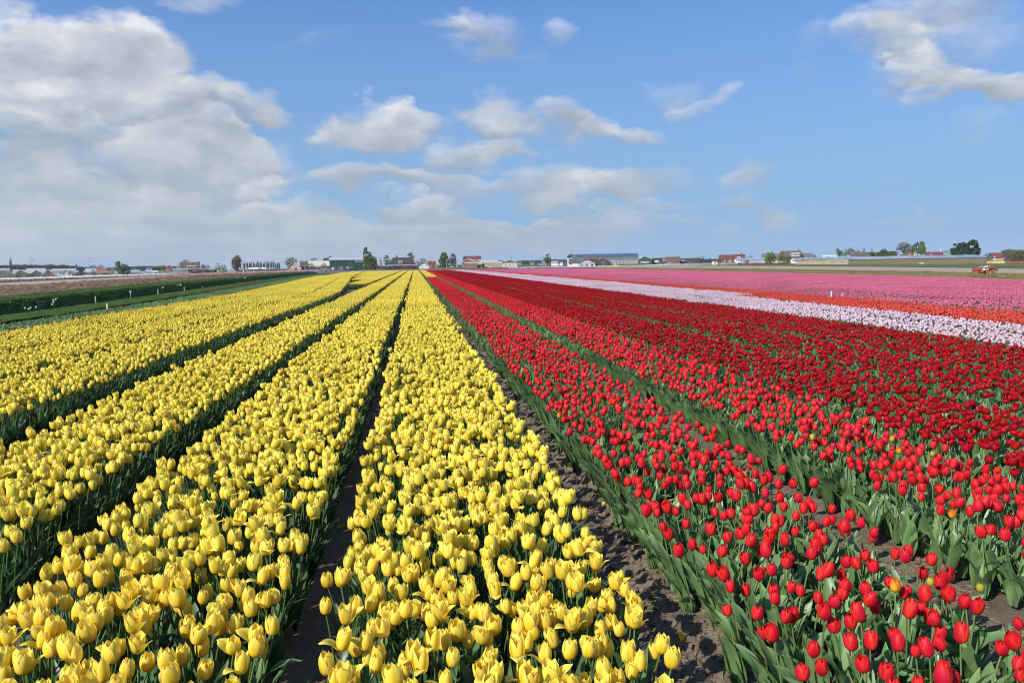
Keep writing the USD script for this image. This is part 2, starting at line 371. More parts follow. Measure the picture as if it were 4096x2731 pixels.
MAT['dark_tile'] = mat_wave('dark_tile', (.035, .03, .027), (.075, .06, .05), 1.2, 'z')
MAT['grey_tile'] = mat_wave('grey_tile', (.10, .10, .10), (.17, .165, .16), 1.2, 'z')
MAT['red_tile'] = mat_wave('red_tile', (.125, .032, .024), (.20, .058, .042), 1.2, 'z')
MAT['orange_tile'] = mat_wave('orange_tile', (.22, .085, .045), (.30, .13, .07), 1.2, 'z')
MAT['corrugated'] = mat_wave('corrugated', (.34, .34, .34), (.50, .50, .49), 1.6, 'x', .6, .04, .3)
MAT['cream_sheet'] = mat_wave('cream_sheet', (.46, .42, .33), (.62, .57, .46), .8, 'x', .7, .04, .4)
MAT['green_sheet'] = mat_wave('green_sheet', (.008, .045, .033), (.014, .06, .045), 1.4, 'x', .6, .03, .2)
MAT['grey_sheet'] = mat_wave('grey_sheet', (.115, .13, .125), (.165, .18, .172), 1.0, 'x', .6, .03, .3)
MAT['whitewashed_glass'] = mat_plain('whitewashed_glass', (.14, .18, .21), .4, .2, .12, col2=(.38, .43, .46), detail=6.0, spec=.6)
MAT['brown_netting'] = mat_wave('brown_netting', (.10, .085, .05), (.19, .155, .095), .6, 'x', .9, .01, .75)
MAT['orange_netting'] = mat_plain('orange_netting', (.30, .22, .12), .6, .2, .25, col2=(.46, .34, .20), detail=6.0, spec=.4)
MAT['pane'] = mat_glass('pane')
MAT['solar'] = mat_glass('solar', (.05, .065, .10), .25)
MAT['clear_glass'] = usdkit.material(stage, '/World/Looks/clear_glass', {'t': ('transparent_bsdf', dict(color=(.93, .95, .94))), 'g': ('glossy_bsdf', dict(color=(.9, .95, 1), roughness=.2)), 'm': ('mix_closure', dict(fac=.05))},
                                     [('t.BSDF', 'm.closure1'), ('g.BSDF', 'm.closure2')], surface='m.closure')
MAT['dull_glass'] = mat_plain('dull_glass', (.13, .15, .14), .35, .2, .3, col2=(.24, .27, .26), spec=.5)
MAT['straw'] = mat_plain('straw', (.13, .098, .06), .8, .35, 9.0, col2=(.36, .28, .18))

# ------------------------------------------------------------------ the ground
def sheet(name, xs, ys, zoff, mat, kind='structure', label=None, cat=None, bumpf=None, free=False):
    """A sheet over the land between field columns xs and distances ys, lying zoff above it."""
    X, Y = np.meshgrid(np.asarray(xs, float), np.asarray(ys, float))
    wx = X if free else side_shift(X, Y)
    Z = (ground(wx, Y) if free else ground(wx, Y, X)) + zoff
    if bumpf is not None:
        Z = Z + bumpf(X, Y)
    nx, ny = len(xs), len(ys)
    i = np.arange(ny - 1)[:, None] * nx + np.arange(nx - 1)[None]
    f = np.stack([i, i + 1, i + 1 + nx, i + nx], -1).reshape(-1, 4)
    m = put(name, np.stack([wx, Y, Z], -1).reshape(-1, 3), np.vstack([f[:, [0, 1, 2]], f[:, [0, 2, 3]]]), None, mat, smooth=True)
    return tag(m, label, cat, None, kind)


def grid(a, b, step):
    return np.linspace(a, b, max(2, int(round((b - a) / step)) + 1))


YS = np.unique(np.concatenate([np.arange(-8, 30, 1.0), np.arange(30, 120, 2.5), np.arange(120, 330, 8.0), np.geomspace(330, 6000, 40)]))
XS = np.unique(np.concatenate([-np.geomspace(48, 4000, 40), PROFILE_X[2:-1], np.arange(-46, -24.3, 2.0), np.arange(-14, 20, 1.0), np.arange(20, 60, 4.0), np.geomspace(62, 4000, 44)]))
sheet('ground', XS, YS, -.06, MAT['meadow'])
fieldY = YS[(YS <= 250)]
sheet('field_soil', np.unique(np.concatenate([np.arange(-15.6, 45.2, .95), [-3.6, -4.2]])), fieldY, -.03, MAT['soil'])


def near_relief(x, y):
    p = np.stack([x, y, 0 * x], -1)
    q = p * np.array([1.0, 1.0, 1.0]) + .12 * (fbm(p * 2.0, 2, 31)[..., None] - .5)
    return .10 * (fbm(q * np.array([6.0, 12.0, 1]), 4, 3) - .55) + .06 * (fbm(p * 30.0, 3, 9) - .5) + .05 * np.clip(np.abs(x - 1.15) / .35, 0, 1) ** 2


sheet('soil_path', grid(.72, 1.72, .02), np.unique(np.concatenate([grid(1.8, 8, .02), grid(8, 20, .10)])), .0, MAT['soil'], bumpf=near_relief)


def clod_relief(x, y):
    p = np.stack([x, y, 0 * x], -1)
    a = fbm(p * np.array([4.2, 3.2, 1]), 4, 21)
    edge = np.clip((-24.6 - x) / 1.2, 0, 1) * np.clip((x + 51) / 2.5, 0, 1)
    return (np.abs(a - .5) * 1.5 * (.3 + fbm(p * .11, 3, 5)) - .12) * edge


cx_ = np.unique(np.concatenate([grid(-34, -24.6, .2), grid(-51, -34, .55)]))
sheet('ploughed_strip', cx_, np.unique(np.concatenate([grid(38, 130, .28), grid(130, 262, 1.6)])), .02, MAT['clods'], bumpf=clod_relief)
sheet('sand_strip', grid(-92, -51, 4), np.append(YS[(YS > 60) & (YS < 260)], 262), .02, MAT['sand'])
sheet('sand_strip', grid(80, 124, 4), YS[(YS > 40) & (YS < 420)], .02, MAT['sand'])
sheet('stubble_strip', grid(45.2, 80, 4), YS[(YS > 30) & (YS < 420)], .04, MAT['olive'])
sheet('green_strip', grid(124, 170, 5), YS[(YS > 60) & (YS < 420)], .05, MAT['green_crop'])
sheet('ditch_water', [-21.0, -20.3, -19.7, -19.15], YS[(YS > 25) & (YS < 260)], .25, MAT['water'])
tb = lambda x, y: .10 * fbm(np.stack([x, y, 0 * x], -1) * 1.3, 4, 2)
sheet('grass_bank', [-19.15, -18.9, -18.5, -18.0, -17.6, -17.1, -16.6, -16.1], grid(25, 262, .8), .02, MAT['turf'], bumpf=tb)
sheet('grass_bank', [-25.0, -24.4, -23.9, -23.4, -22.9, -22.4, -22.0, -21.7, -21.4, -21.15, -20.98], grid(34, 262, .8), .02, MAT['turf'], bumpf=tb)

# ------------------------------------------------------------------ tulips
YEL = dict(base=(.86, .56, .012), mid=(.92, .70, .032), tip=(.94, .79, .13), edge=(.95, .84, .23), vein=(.60, .53, .04))
RED = dict(base=(.58, .02, .016), mid=(.67, .009, .032), tip=(.74, .020, .024), edge=(.81, .075, .022), vein=(.62, .010, .06))
DRED = dict(base=(.30, .006, .008), mid=(.43, .004, .012), tip=(.50, .007, .015), edge=(.54, .014, .02), vein=(.39, .003, .016))
LILAC = dict(base=(.62, .50, .50), mid=(.72, .49, .55), tip=(.82, .69, .72), edge=(.84, .76, .80), vein=(.62, .36, .50))
ORA = dict(base=(.66, .12, .06), mid=(.70, .080, .062), tip=(.75, .11, .075), edge=(.78, .14, .08), vein=(.66, .03, .035))
PINK = dict(base=(.64, .28, .30), mid=(.69, .15, .255), tip=(.74, .22, .33), edge=(.79, .31, .41), vein=(.62, .07, .22))
GREENY = dict(base=(.55, .50, .04), mid=(.86, .66, .05), tip=(.92, .76, .12), edge=(.93, .80, .21), vein=(.16, .24, .03))
FLAME = dict(base=(.78, .50, .03), mid=(.82, .52, .03), tip=(.75, .10, .01), edge=(.62, .02, .01), vein=(.85, .60, .05))
BUD = dict(base=(.20, .22, .06), mid=(.24, .14, .07), tip=(.28, .10, .08), edge=(.22, .16, .06), vein=(.16, .17, .05))
YBUD = dict(base=(.26, .30, .04), mid=(.50, .42, .04), tip=(.58, .44, .05), edge=(.48, .40, .05), vein=(.30, .34, .05))
VV = np.array([0, .12, .32, .58, .8, 1.0])
R_CLOSED, R_OPEN = np.array([.10, .58, .94, 1.0, .86, .46]), np.array([.10, .52, .86, 1.0, 1.06, 1.15])
Z_CLOSED, Z_OPEN = np.array([0, .05, .22, .52, .78, 1.0]), np.array([0, .05, .22, .52, .77, .97])
W_POINT, W_BLUNT = np.array([.8, 1.08, 1.1, .98, .72, .06]), np.array([.8, 1.1, 1.18, 1.14, .98, .30])


def petal(r0, h, phi, open_, blunt, flare, inner, pal, nu, nv, g, ruffle=.04, wide=1.0):
    u, v = np.meshgrid(np.linspace(-1, 1, nu), np.linspace(0, 1, nv))
    vs = v + .05 * (1 - u ** 2) * (v > .5) * 0
    prof_r = np.interp(vs, VV, R_CLOSED * (1 - open_) + R_OPEN * open_)
    prof_z = np.interp(vs, VV, Z_CLOSED * (1 - open_) + Z_OPEN * open_)
    wdt = np.interp(vs, VV, W_POINT * (1 - blunt) + W_BLUNT * blunt) * wide
    rr = r0 * prof_r * inner * (1 - .07 * np.abs(u) ** 2 * (1 - 1.3 * v)) + r0 * .05 * (1 - np.abs(u)) * np.sin(np.pi * v)
    rr = rr + r0 * ruffle * np.sin(u * 5 + g.uniform(0, 6)) * v ** 2
    zz = h * prof_z * (1 - .06 * (u ** 2) * v) + h * ruffle * .8 * np.sin(u * 6 + g.uniform(0, 6)) * v ** 3
    if nu > 3:                                                        # a groove along the middle, the sides swelling
        rr = rr - r0 * .07 * np.exp(-(u / .2) ** 2) * np.sin(np.pi * np.clip(v * 1.1, 0, 1))
    if flare:
        a = flare * v ** 1.2
        rr, zz = rr * np.cos(a) + zz * np.sin(a), zz * np.cos(a) - rr * np.sin(a) * .3
    ang = phi + u * wdt
    # a flared petal keeps its width instead of spreading round the flower
    k = 1.0 / np.maximum(1.0, rr / (r0 * 1.15))
    ang = phi + u * wdt * k
    p = np.stack([rr * np.cos(ang), rr * np.sin(ang), zz], -1).reshape(-1, 3)
    i = np.arange(nv - 1)[:, None] * nu + np.arange(nu - 1)[None]
    q = np.stack([i, i + 1, i + 1 + nu, i + nu], -1).reshape(-1, 4)
    f = np.vstack([q[:, [0, 1, 2]], q[:, [0, 2, 3]]])
    C = {k2: np.array(c) for k2, c in pal.items()}
    t = v[..., None]
    col = np.where(t < .45, C['base'] * (1 - t / .45) + C['mid'] * (t / .45), C['mid'] * (1 - (t - .45) / .55) + C['tip'] * ((t - .45) / .55))
    e = np.clip((np.abs(u)[..., None] - .55) / .45, 0, 1) * .75
    col = col * (1 - e) + C['edge'] * e
    if nu < 5:
        col = col * .45 + (C['mid'] * .6 + C['tip'] * .4) * .55
    w = np.clip(1 - np.abs(u)[..., None] / .3, 0, 1) * .45 * (1 - t * .6)
    col = col * (1 - w) + C['vein'] * w
    if nu > 5:                                                        # fine streaks along the petal
        col = col * (1 + .10 * (g.random(nu)[None, :, None] - .5) * (.4 + t)) * (1 - .10 * np.exp(-(u[..., None] / .16) ** 2) * (t < .8))
    return p, f, (col * g.uniform(.94, 1.05)).reshape(-1, 3)


def leaf(length, width, phi, a0, a1, pal, nv, g, nu=3, wav=.25):
    s = np.linspace(0, 1, nv)
    ang = a0 + (a1 - a0) * s ** 1.6
    ds = length / (nv - 1)
    rr = np.concatenate([[0], np.cumsum(np.sin(ang[:-1]) * ds)]) + .006
    zz = np.concatenate([[0], np.cumsum(np.cos(ang[:-1]) * ds)])
    wid = width * np.interp(s, [0, .1, .35, .7, .9, 1], [.45, .7, 1, .72, .33, .02])
    u = np.linspace(-1, 1, nu)
    side = np.array([-math.sin(phi), math.cos(phi), 0]); out = np.array([math.cos(phi), math.sin(phi), 0])
    twist = g.uniform(-.7, .7) * s
    wave = wav * wid * np.sin(s * g.uniform(6, 10) + g.uniform(0, 6))
    P, Ccol = [], []
    for j in range(nv):
        fold = .55 * (1 - .6 * s[j])
        nrm = -out * math.cos(ang[j]) + np.array([0, 0, math.sin(ang[j])])
        sd = side * math.cos(twist[j]) + nrm * math.sin(twist[j])
        nn = nrm * math.cos(twist[j]) - side * math.sin(twist[j])
        c = out * rr[j] + np.array([0, 0, zz[j]])
        for uu in u:
            P.append(c + sd * uu * wid[j] * .5 + nn * (abs(uu) * fold * wid[j] * .5 + uu * wave[j] * .5))
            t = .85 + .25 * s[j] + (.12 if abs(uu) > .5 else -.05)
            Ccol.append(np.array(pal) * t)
    i = np.arange(nv - 1)[:, None] * nu + np.arange(nu - 1)[None]
    q = np.stack([i, i + 1, i + 1 + nu, i + nu], -1).reshape(-1, 4)
    return np.array(P), np.vstack([q[:, [0, 1, 2]], q[:, [0, 2, 3]]]), np.array(Ccol)


def tilt_matrix(tx, ty):
    a, b = math.cos(ty), math.sin(ty); c, d = math.cos(tx), math.sin(tx)
    return np.array([[a, 0, b], [0, 1, 0], [-b, 0, a]]) @ np.array([[1, 0, 0], [0, c, -d], [0, d, c]])


# kind: palette, bloom radius, bloom height, stem height, openness range, bluntness, petals (outer, inner), leaf colour, leaf width, leaves
KINDS = dict(
    yellow=dict(pal=YEL, r=.0257, h=.079, stem=.41, op=(.1, .65), blunt=.38, pet=(3, 3, 2), leafc=(.066, .125, .047), lw=.052, nl=4, ll=(.26, .38), ruf=.026, stemc=(.10, .17, .04)),
    red=dict(pal=RED, r=.0236, h=.065, stem=.375, op=(0, .30), blunt=.35, pet=(3, 3, 0), leafc=(.130, .220, .082), lw=.072, nl=6, ll=(.27, .42), ruf=.02, stemc=(.15, .22, .07)),
    crimson=dict(pal=DRED, r=.0275, h=.058, stem=.36, op=(.2, .7), blunt=.35, pet=(3, 3, 0), leafc=(.128, .215, .082), lw=.058, nl=5, ll=(.24, .36), ruf=.09, stemc=(.13, .2, .07)),
    lilac=dict(pal=LILAC, r=.024, h=.058, stem=.36, op=(0, .35), blunt=.4, pet=(3, 3, 0), leafc=(.10, .168, .062), lw=.045, nl=3, ll=(.24, .34), ruf=.03, stemc=(.13, .2, .07)),
    orange=dict(pal=ORA, r=.027, h=.060, stem=.36, op=(0, .5), blunt=.5, pet=(3, 3, 0), leafc=(.10, .168, .062), lw=.045, nl=3, ll=(.24, .34), ruf=.04, stemc=(.13, .2, .07)),
    pink=dict(pal=PINK, r=.026, h=.058, stem=.36, op=(0, .5), blunt=.5, pet=(3, 3, 0), leafc=(.105, .172, .065), lw=.045, nl=3, ll=(.22, .32), ruf=.04, stemc=(.13, .2, .07)),
)


def make_plant(k, seed, detail, open_=None, flare=0, pal=None, size=1.0, lean=None, leafy=1.0, splay=0.0, bloom=True):
    """Returns stem, leaves, petals as (v, f, colour). detail 2 near, 1 middle, 0 far."""
    K = KINDS[k]; g = np.random.default_rng(seed)
    nu, nv, lv = ((7, 8, 8), (3, 5, 5), (3, 3, 4))[2 - detail]
    lx, ly = lean if lean is not None else g.normal(0, .035, 2)
    H = K['stem'] * g.uniform(.90, 1.08)
    ts = np.linspace(0, 1, 4 if detail else 2)
    pts = np.stack([lx * ts ** 1.7, ly * ts ** 1.7, H * ts], -1)
    mb = MB().tube(pts, np.linspace(.0048, .0036, len(ts)) * (1 if detail else 1.3), 5 if detail == 2 else 3, np.array(K['stemc']) * g.uniform(.85, 1.15), cap=False)
    stem = mb.arrays()
    leaves = []
    for i in range(max(1, int(round(K['nl'] * leafy)))):
        phi = i * 2.2 + g.uniform(0, 6.3) if not splay else splay + g.uniform(-1.1, 1.1)
        L = g.uniform(*K['ll']) * (1.0 - .08 * i)
        a1 = g.uniform(.25, .95) if g.random() < .8 else g.uniform(1.1, 1.9)
        if splay:
            a1 = g.uniform(.35, 1.35)
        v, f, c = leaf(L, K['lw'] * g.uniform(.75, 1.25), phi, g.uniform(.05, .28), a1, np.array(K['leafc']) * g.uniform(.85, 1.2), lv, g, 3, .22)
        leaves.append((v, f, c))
    petals = []
    if bloom:
        op = g.uniform(*K['op']) if open_ is None else open_
        Rr, Hh = K['r'] * size * g.uniform(.92, 1.1) * (1 + .15 * op), K['h'] * size * g.uniform(.92, 1.1)
        T = tilt_matrix(g.normal(0, .15) - ly * 1.2, g.normal(0, .15) + lx * 1.2)
        ph0 = g.uniform(0, 6.28); pal = pal or K['pal']
        a, b, cc = K['pet']
        spec = [(ph0 + i * 2 * math.pi / a, 1.07, 0) for i in range(a)] + [(ph0 + (i + .5) * 2 * math.pi / b, .90, 0) for i in range(b)] + [(ph0 + i * 3.0 + .9, .62, .25) for i in range(cc if detail else 0)]
        for j, (ph, inn, ex) in enumerate(spec):
            o = np.clip(op + g.normal(0, .10) + (ex * -.3), 0, 1.1)
            v, f, c = petal(Rr, Hh * (1 + g.normal(0, .03) - (.04 if ex else 0)), ph + g.normal(0, .08), o, K['blunt'], flare if (flare and j == 0) else 0, inn, pal, nu, nv, g, K['ruf'])
            petals.append((v @ T.T + pts[-1], f, c))
    return stem, leaves, petals


def merge(parts):
    m = MB()
    for v, f, c in parts:
        m.add(v, f, c)
    return m.arrays()


# beds: x0, x1 of the bulbs, first and last distance, kind, plants per square metre
YE = 240.0
BEDS = [  # (x0, x1, y0, y1, kind, density, bed phrase)
    (-.32, .88, 1.2, YE, 'yellow', 122, 'middle'), (-1.80, -.69, 1.2, YE, 'yellow', 122, 'left'), (-3.46, -2.34, 1.2, YE, 'yellow', 122, 'far left'),
    (-5.72, -4.42, 1.2, YE, 'yellow', 88, 'outer'), (-7.52, -6.1, 1.2, YE, 'yellow', 88, 'outer'), (-9.1, -7.85, 1.2, 205, 'yellow', 88, 'outer'), (-10.35, -9.3, 1.2, 138, 'yellow', 88, 'outer'),
    (1.46, 2.54, 1.2, 100, 'red', 64, 'first red'), (1.50, 2.70, 101, YE, 'yellow', 88, 'outer'), (3.10, 4.12, 1.2, YE, 'red', 72, 'second red'),
    (4.36, 5.92, 1.2, YE, 'crimson', 66, 'first crimson'), (6.36, 7.66, 1.2, YE, 'crimson', 66, 'second crimson'), (8.06, 9.0, 1.2, YE, 'crimson', 66, 'third crimson'), (9.2, 10.25, 1.2, YE, 'crimson', 66, 'fourth crimson'),
    (10.62, 12.1, 1.2, YE, 'lilac', 85, 'pale'), (12.45, 13.8, 1.2, YE, 'lilac', 85, 'pale'), (14.1, 15.3, 1.2, 33, 'orange', 80, 'orange'), (14.1, 15.0, 33, YE, 'lilac', 70, 'pale'), (15.5, 16.9, 1.2, YE, 'orange', 85, 'orange'),
    (17.4, 18.9, 1.2, YE, 'pink', 36, 'pink'), (19.1, 21.4, 1.2, YE, 'pink', 42, 'pink'),
]
for i in range(13):
    x0 = 21.9 + 1.75 * i
    BEDS.append((x0, x0 + 1.5, 1.2, YE - i * 1.0, 'pink', 85, 'pink'))
for k in range(8):                                                   # the wedge of beds where the outer rows swing away
    x1 = -4.25 - 1.75 * k
    ys = float(np.interp(1.5 + 1.75 * k, -shift(np.arange(40, 300.0)), np.arange(40, 300.0)))
    if ys < YE - 8:
        BEDS.append((x1 - 1.35, x1, ys, YE, 'yellow', 88, 'outer'))
NEAR_AT = dict(yellow=25.0, red=25.0, crimson=25.0, lilac=27.0, orange=29.0, pink=33.0)
FOUND = {k: [] for k in KINDS}      # near plants: x, y, z, bed, seed
PATCHES = {k: [] for k in KINDS}
for bi, (x0, x1, y0, y1, kind, dens, phrase) in enumerate(BEDS):
    wedge = bi >= 21 + 13
    sx = (lambda x, y: x) if wedge else side_shift
    NEAR = NEAR_AT[kind]
    step = 1 / math.sqrt(dens)
    gy, gx = np.meshgrid(np.arange(max(y0, .6), min(y1, NEAR + 1), step), np.arange(x0, x1 + 1e-6, step), indexing='ij')
    g = np.random.default_rng(100 + bi)
    gx = gx + g.normal(0, step * .36, gx.shape); gy = gy + g.normal(0, step * .36, gy.shape)
    x, y = sx(gx.ravel(), gy.ravel()), gy.ravel()
    thin = noise(np.stack([x * 1.6, y * 1.6, 0 * x], -1), bi)
    keep = in_view(x, y) & (np.hypot(x, y) < NEAR) & (g.random(len(x)) < np.clip((.72 if kind == 'yellow' else .55) + .9 * thin, 0, 1))
    x, y = x[keep], y[keep]
    FOUND[kind] += [(a, b, c, bi) for a, b, c in zip(x, y, ground(x, y))]
    py = np.arange(max(y0, 1), y1 - .7, 1.5) + .75
    px = np.full_like(py, (x0 + x1) / 2)
    X = sx(px, py)
    keep = in_view(X, py, .4, 400, 100) & (np.hypot(X, py) >= NEAR - .3)
    for a, b in zip(X[keep], py[keep]):
        PATCHES[kind].append((a, b, float(ground(a, b)), (x1 - x0) / 1.3, bi, dens))

VARIANTS = dict(yellow=13, red=8, crimson=6, lilac=5, orange=4, pink=5)
WORDS = {'yellow': ['cup shaped yellow tulip', 'wide yellow tulip with one flared petal', 'tightly closed yellow tulip', 'broad ragged yellow tulip', 'leaning half open yellow tulip',
                    'yellow tulip with drooping outer petal', 'slender yellow tulip', 'large open yellow tulip', 'small yellow tulip', 'yellow tulip with green streaked petals', 'widely spread yellow tulip', 'tilted yellow tulip', 'yellow tulip with two loose petals'],
         'red': ['egg shaped bright red tulip', 'closed orange edged red tulip', 'red tulip with lips opening', 'narrow pointed red tulip', 'broad notched red tulip', 'small closed red tulip', 'leaning red tulip', 'plump red tulip'],
         'crimson': ['spiky rimmed crimson tulip', 'wide open crimson tulip', 'crimson tulip with flared petal', 'closed crimson tulip', 'broad crimson tulip', 'small crimson tulip']}
BEDWORD = {'middle': 'middle yellow bed', 'left': 'next yellow bed leftwards', 'far left': 'third yellow bed leftwards', 'outer': 'outer yellow beds',
           'first red': 'first red bed', 'second red': 'second red bed', 'first crimson': 'first crimson bed', 'second crimson': 'second crimson bed',
           'third crimson': 'third crimson bed', 'fourth crimson': 'fourth crimson bed', 'pale': 'pale lilac rows', 'orange': 'orange row', 'pink': 'pink rows'}
COLOURWORD = dict(yellow='yellow', red='red', crimson='dark red', lilac='pale lilac', orange='orange', pink='pink')
PARAMS = {'yellow': [dict(open_=.35), dict(open_=.45, flare=.75), dict(open_=.03), dict(open_=.5, size=1.07), dict(open_=.3, lean=(.07, -.03)), dict(open_=.4, flare=1.0), dict(open_=.12), dict(open_=.7, size=1.12), dict(open_=.2, size=.84), dict(open_=.4, pal=GREENY), dict(open_=.95, size=1.02, flare=.5), dict(open_=.35, lean=(-.03, -.11)), dict(open_=.55, flare=1.25)],
          'red': [dict(open_=.05), dict(open_=.12), dict(open_=.35), dict(open_=0.0, size=.95), dict(open_=.42, size=1.08), dict(open_=.05, size=.85), dict(open_=.1, lean=(-.07, -.02)), dict(open_=.15, size=1.12)],
          'crimson': [dict(open_=.4), dict(open_=.75), dict(open_=.5, flare=.4), dict(open_=.2), dict(open_=.6, size=1.12), dict(open_=.35, size=.88)]}


def quat(a):
    return (math.cos(a / 2), 0, 0, math.sin(a / 2))


INDIV = 300
RANKS = {}
ORD = 'first second third fourth fifth sixth seventh eighth ninth tenth eleventh twelfth thirteenth fourteenth fifteenth sixteenth seventeenth eighteenth nineteenth twentieth'.split()


def ordinal(k):
    if k <= 20:
        return ORD[k - 1]
    if k >= 100:
        h, k = divmod(k, 100)
        return ('one two three'.split()[h - 1] + ' hundred ') + (ordinal(k) if k else 'th').strip()
    t, u = divmod(k, 10)
    tens = 'twenty thirty forty fifty sixty seventy eighty ninety'.split()[t - 2]
    return tens[:-1] + 'ieth' if u == 0 else f'{tens} {ORD[u - 1]}'


def nearest(k):
    return 'nearest' if k == 1 else ordinal(k) + ' nearest'


for ki, kind in enumerate(KINDS):
    pts = np.array([(a, b, c) for a, b, c, _ in FOUND[kind]]); beds = np.array([b for *_, b in FOUND[kind]])
    g = np.random.default_rng(500 + ki)
    nvar = VARIANTS[kind]
    px, py, w = project(pts[:, 0], pts[:, 1], pts[:, 2] + .44)
    seen = (px > -25) & (px < PW + 25) & (py < PH + 40) & (py > 0)
    order = np.argsort(np.where(seen, w, 1e9))[:INDIV]
    one = set(order.tolist())
    detailed = kind in ('yellow', 'red', 'crimson')
    petals_apart = kind in ('yellow', 'red')
    firsts = {}
    for j in order:
        var = int(g.integers(nvar)); a = g.uniform(0, 6.28)
        phrase = BEDS[beds[j]][6]
        edge_splay = 0.0
        key = (var,)
        if kind == 'red' and beds[j] == 7 and pts[j, 0] < 1.58:
            key = (var, 'edge')
        words = WORDS[kind][var] if kind in WORDS else ['closed', 'egg shaped', 'open', 'broad', 'small'][var % 5] + f' {COLOURWORD[kind]} tulip in bloom'
        bx = (pts[j, 0] - BEDS[beds[j]][0]) / (BEDS[beds[j]][1] - BEDS[beds[j]][0])
        side = 'left side of' if bx < .33 else 'right side of' if bx > .67 else 'middle of'
        rank = (words, side, phrase); RANKS[rank] = RANKS.get(rank, 0) + 1
        label = f'{nearest(RANKS[rank])} {words}, {side} {BEDWORD[phrase]}'
        grp = f'{COLOURWORD[kind]} tulips in the {BEDWORD[phrase]}'
        root = UsdGeom.Xform.Define(stage, numbered('/World', f'{COLOURWORD[kind].replace(" ", "_")}_tulip'))
        sc = float(g.uniform(.93, 1.07))
        turn = a if len(key) == 1 else g.uniform(-.5, .5)
        if kind == 'yellow' and 'flare' in PARAMS[kind][var]:
            turn = g.uniform(-.9, .9)
        root.AddTranslateOp().Set(Gf.Vec3d(*map(float, pts[j]))); root.AddRotateZOp().Set(math.degrees(turn)); root.AddScaleOp().Set(Gf.Vec3f(sc, sc, sc))
        tag(root, label, 'tulip', grp)
        if key in firsts:
            root.GetPrim().GetReferences().AddInternalReference(firsts[key]); root.GetPrim().SetInstanceable(True)
            continue
        firsts[key] = root.GetPath()
        P = dict(PARAMS.get(kind, [{}] * 13)[var % len(PARAMS.get(kind, [{}]))])
        if len(key) > 1:
            P |= dict(splay=math.pi, lean=(-.05, 0), leafy=1.8)
        stem, leaves, petals = make_plant(kind, 1000 * ki + var * 17 + (400 if len(key) > 1 else 0), 2 if detailed else 1, **P)
        if detailed:
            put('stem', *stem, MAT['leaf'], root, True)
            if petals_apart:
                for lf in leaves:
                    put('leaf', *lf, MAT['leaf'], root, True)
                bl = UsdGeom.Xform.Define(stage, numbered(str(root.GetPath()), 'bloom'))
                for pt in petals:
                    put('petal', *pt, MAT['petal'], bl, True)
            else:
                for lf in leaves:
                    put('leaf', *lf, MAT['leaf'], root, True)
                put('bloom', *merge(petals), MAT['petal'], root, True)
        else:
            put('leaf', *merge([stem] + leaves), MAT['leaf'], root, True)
            put('bloom', *merge(petals), MAT['petal'], root, True)
    # the others: one mass
    inst = UsdGeom.PointInstancer.Define(stage, f'/World/{COLOURWORD[kind].replace(" ", "_")}_tulip_mass')
    tag(inst, f'mass of {COLOURWORD[kind]} tulips filling their long straight beds', 'tulips', None, 'stuff')
    protos, idx, P_, Q_, S_ = [], [], [], [], []
    base = str(inst.GetPath()) + '/shapes'
    UsdGeom.Scope.Define(stage, base)

    def proto(arr, nm):
        path = numbered(base, nm)
        put(nm, *arr, MAT['plant'], primpath=path, smooth=True)
        protos.append(path)
        return len(protos) - 1

    sets = {}
    for det in (2, 1):
        sets[det] = []
        for v in range(nvar):
            stem, leaves, petals = make_plant(kind, 1000 * ki + v * 17, det, **dict(PARAMS.get(kind, [{}])[v % len(PARAMS.get(kind, [{}]))]))
            sets[det].append(proto(merge([stem] + leaves + petals), 'plant'))
    edges = [proto(merge([s] + l + p), 'plant') for s, l, p in [make_plant(kind, 1000 * ki + 900 + v, 2, splay=math.pi, lean=(-.05, 0), leafy=1.8) for v in range(3)]]
    dist = np.hypot(pts[:, 0], pts[:, 1])
    for j in range(len(pts)):
        if j in one:
            continue
        det = 2 if dist[j] < 9 else 1
        a = g.uniform(0, 6.28); nmb = sets[det][int(g.integers(nvar))]
        bx0, bx1 = BEDS[beds[j]][:2]
        if kind != 'yellow' or True:
            if pts[j, 0] < bx0 + .10 and dist[j] < 14:
                nmb, a = edges[int(g.integers(3))], g.uniform(-.5, .5)
            elif pts[j, 0] > bx1 - .08 and dist[j] < 14:
                nmb, a = edges[int(g.integers(3))], math.pi + g.uniform(-.5, .5)
        s = g.uniform(.92, 1.08)
        idx.append(nmb); P_.append(pts[j]); Q_.append(quat(a)); S_.append((s, s, s))
    # far rows: strips of plants
    pat = {}
    for a_, b_, c_, wx, bi, dens in PATCHES[kind]:
        d = math.hypot(a_, b_)
        key = (int(dens), 0 if d > 60 else 1)
        if key not in pat:
            pat[key] = []
            for v in range(4):
                gg = np.random.default_rng(9000 + ki * 50 + v + key[0])
                n_ = int(1.3 * 1.5 * dens)
                step = math.sqrt(1.95 / n_)
                yy, xx = np.meshgrid(np.arange(-.75 + step / 2, .75, step), np.arange(-.65, .651, step), indexing='ij')
                xx = xx + gg.normal(0, step * .34, xx.shape); yy = yy + gg.normal(0, step * .34, yy.shape)
                parts = []
                lib = [make_plant(kind, 7000 + ki * 100 + q, 0, leafy=.75, open_=None) for q in range(10)]
                for x_, y_ in zip(xx.ravel(), yy.ravel()):
                    s_, l_, p_ = lib[gg.integers(10)]
                    sc = gg.uniform(.92, 1.08); t = gg.uniform(0, 6.28); tone = gg.uniform(.88, 1.1)
                    Rz = np.array([[math.cos(t), -math.sin(t), 0], [math.sin(t), math.cos(t), 0], [0, 0, 1]]) * sc
                    for v_, f_, cc_ in (l_ + p_ + ([s_] if key[1] else [])):
                        parts.append((v_ @ Rz.T + (x_, y_, 0), f_, cc_ * tone))
                pat[key].append(proto(merge(parts), 'row_piece'))
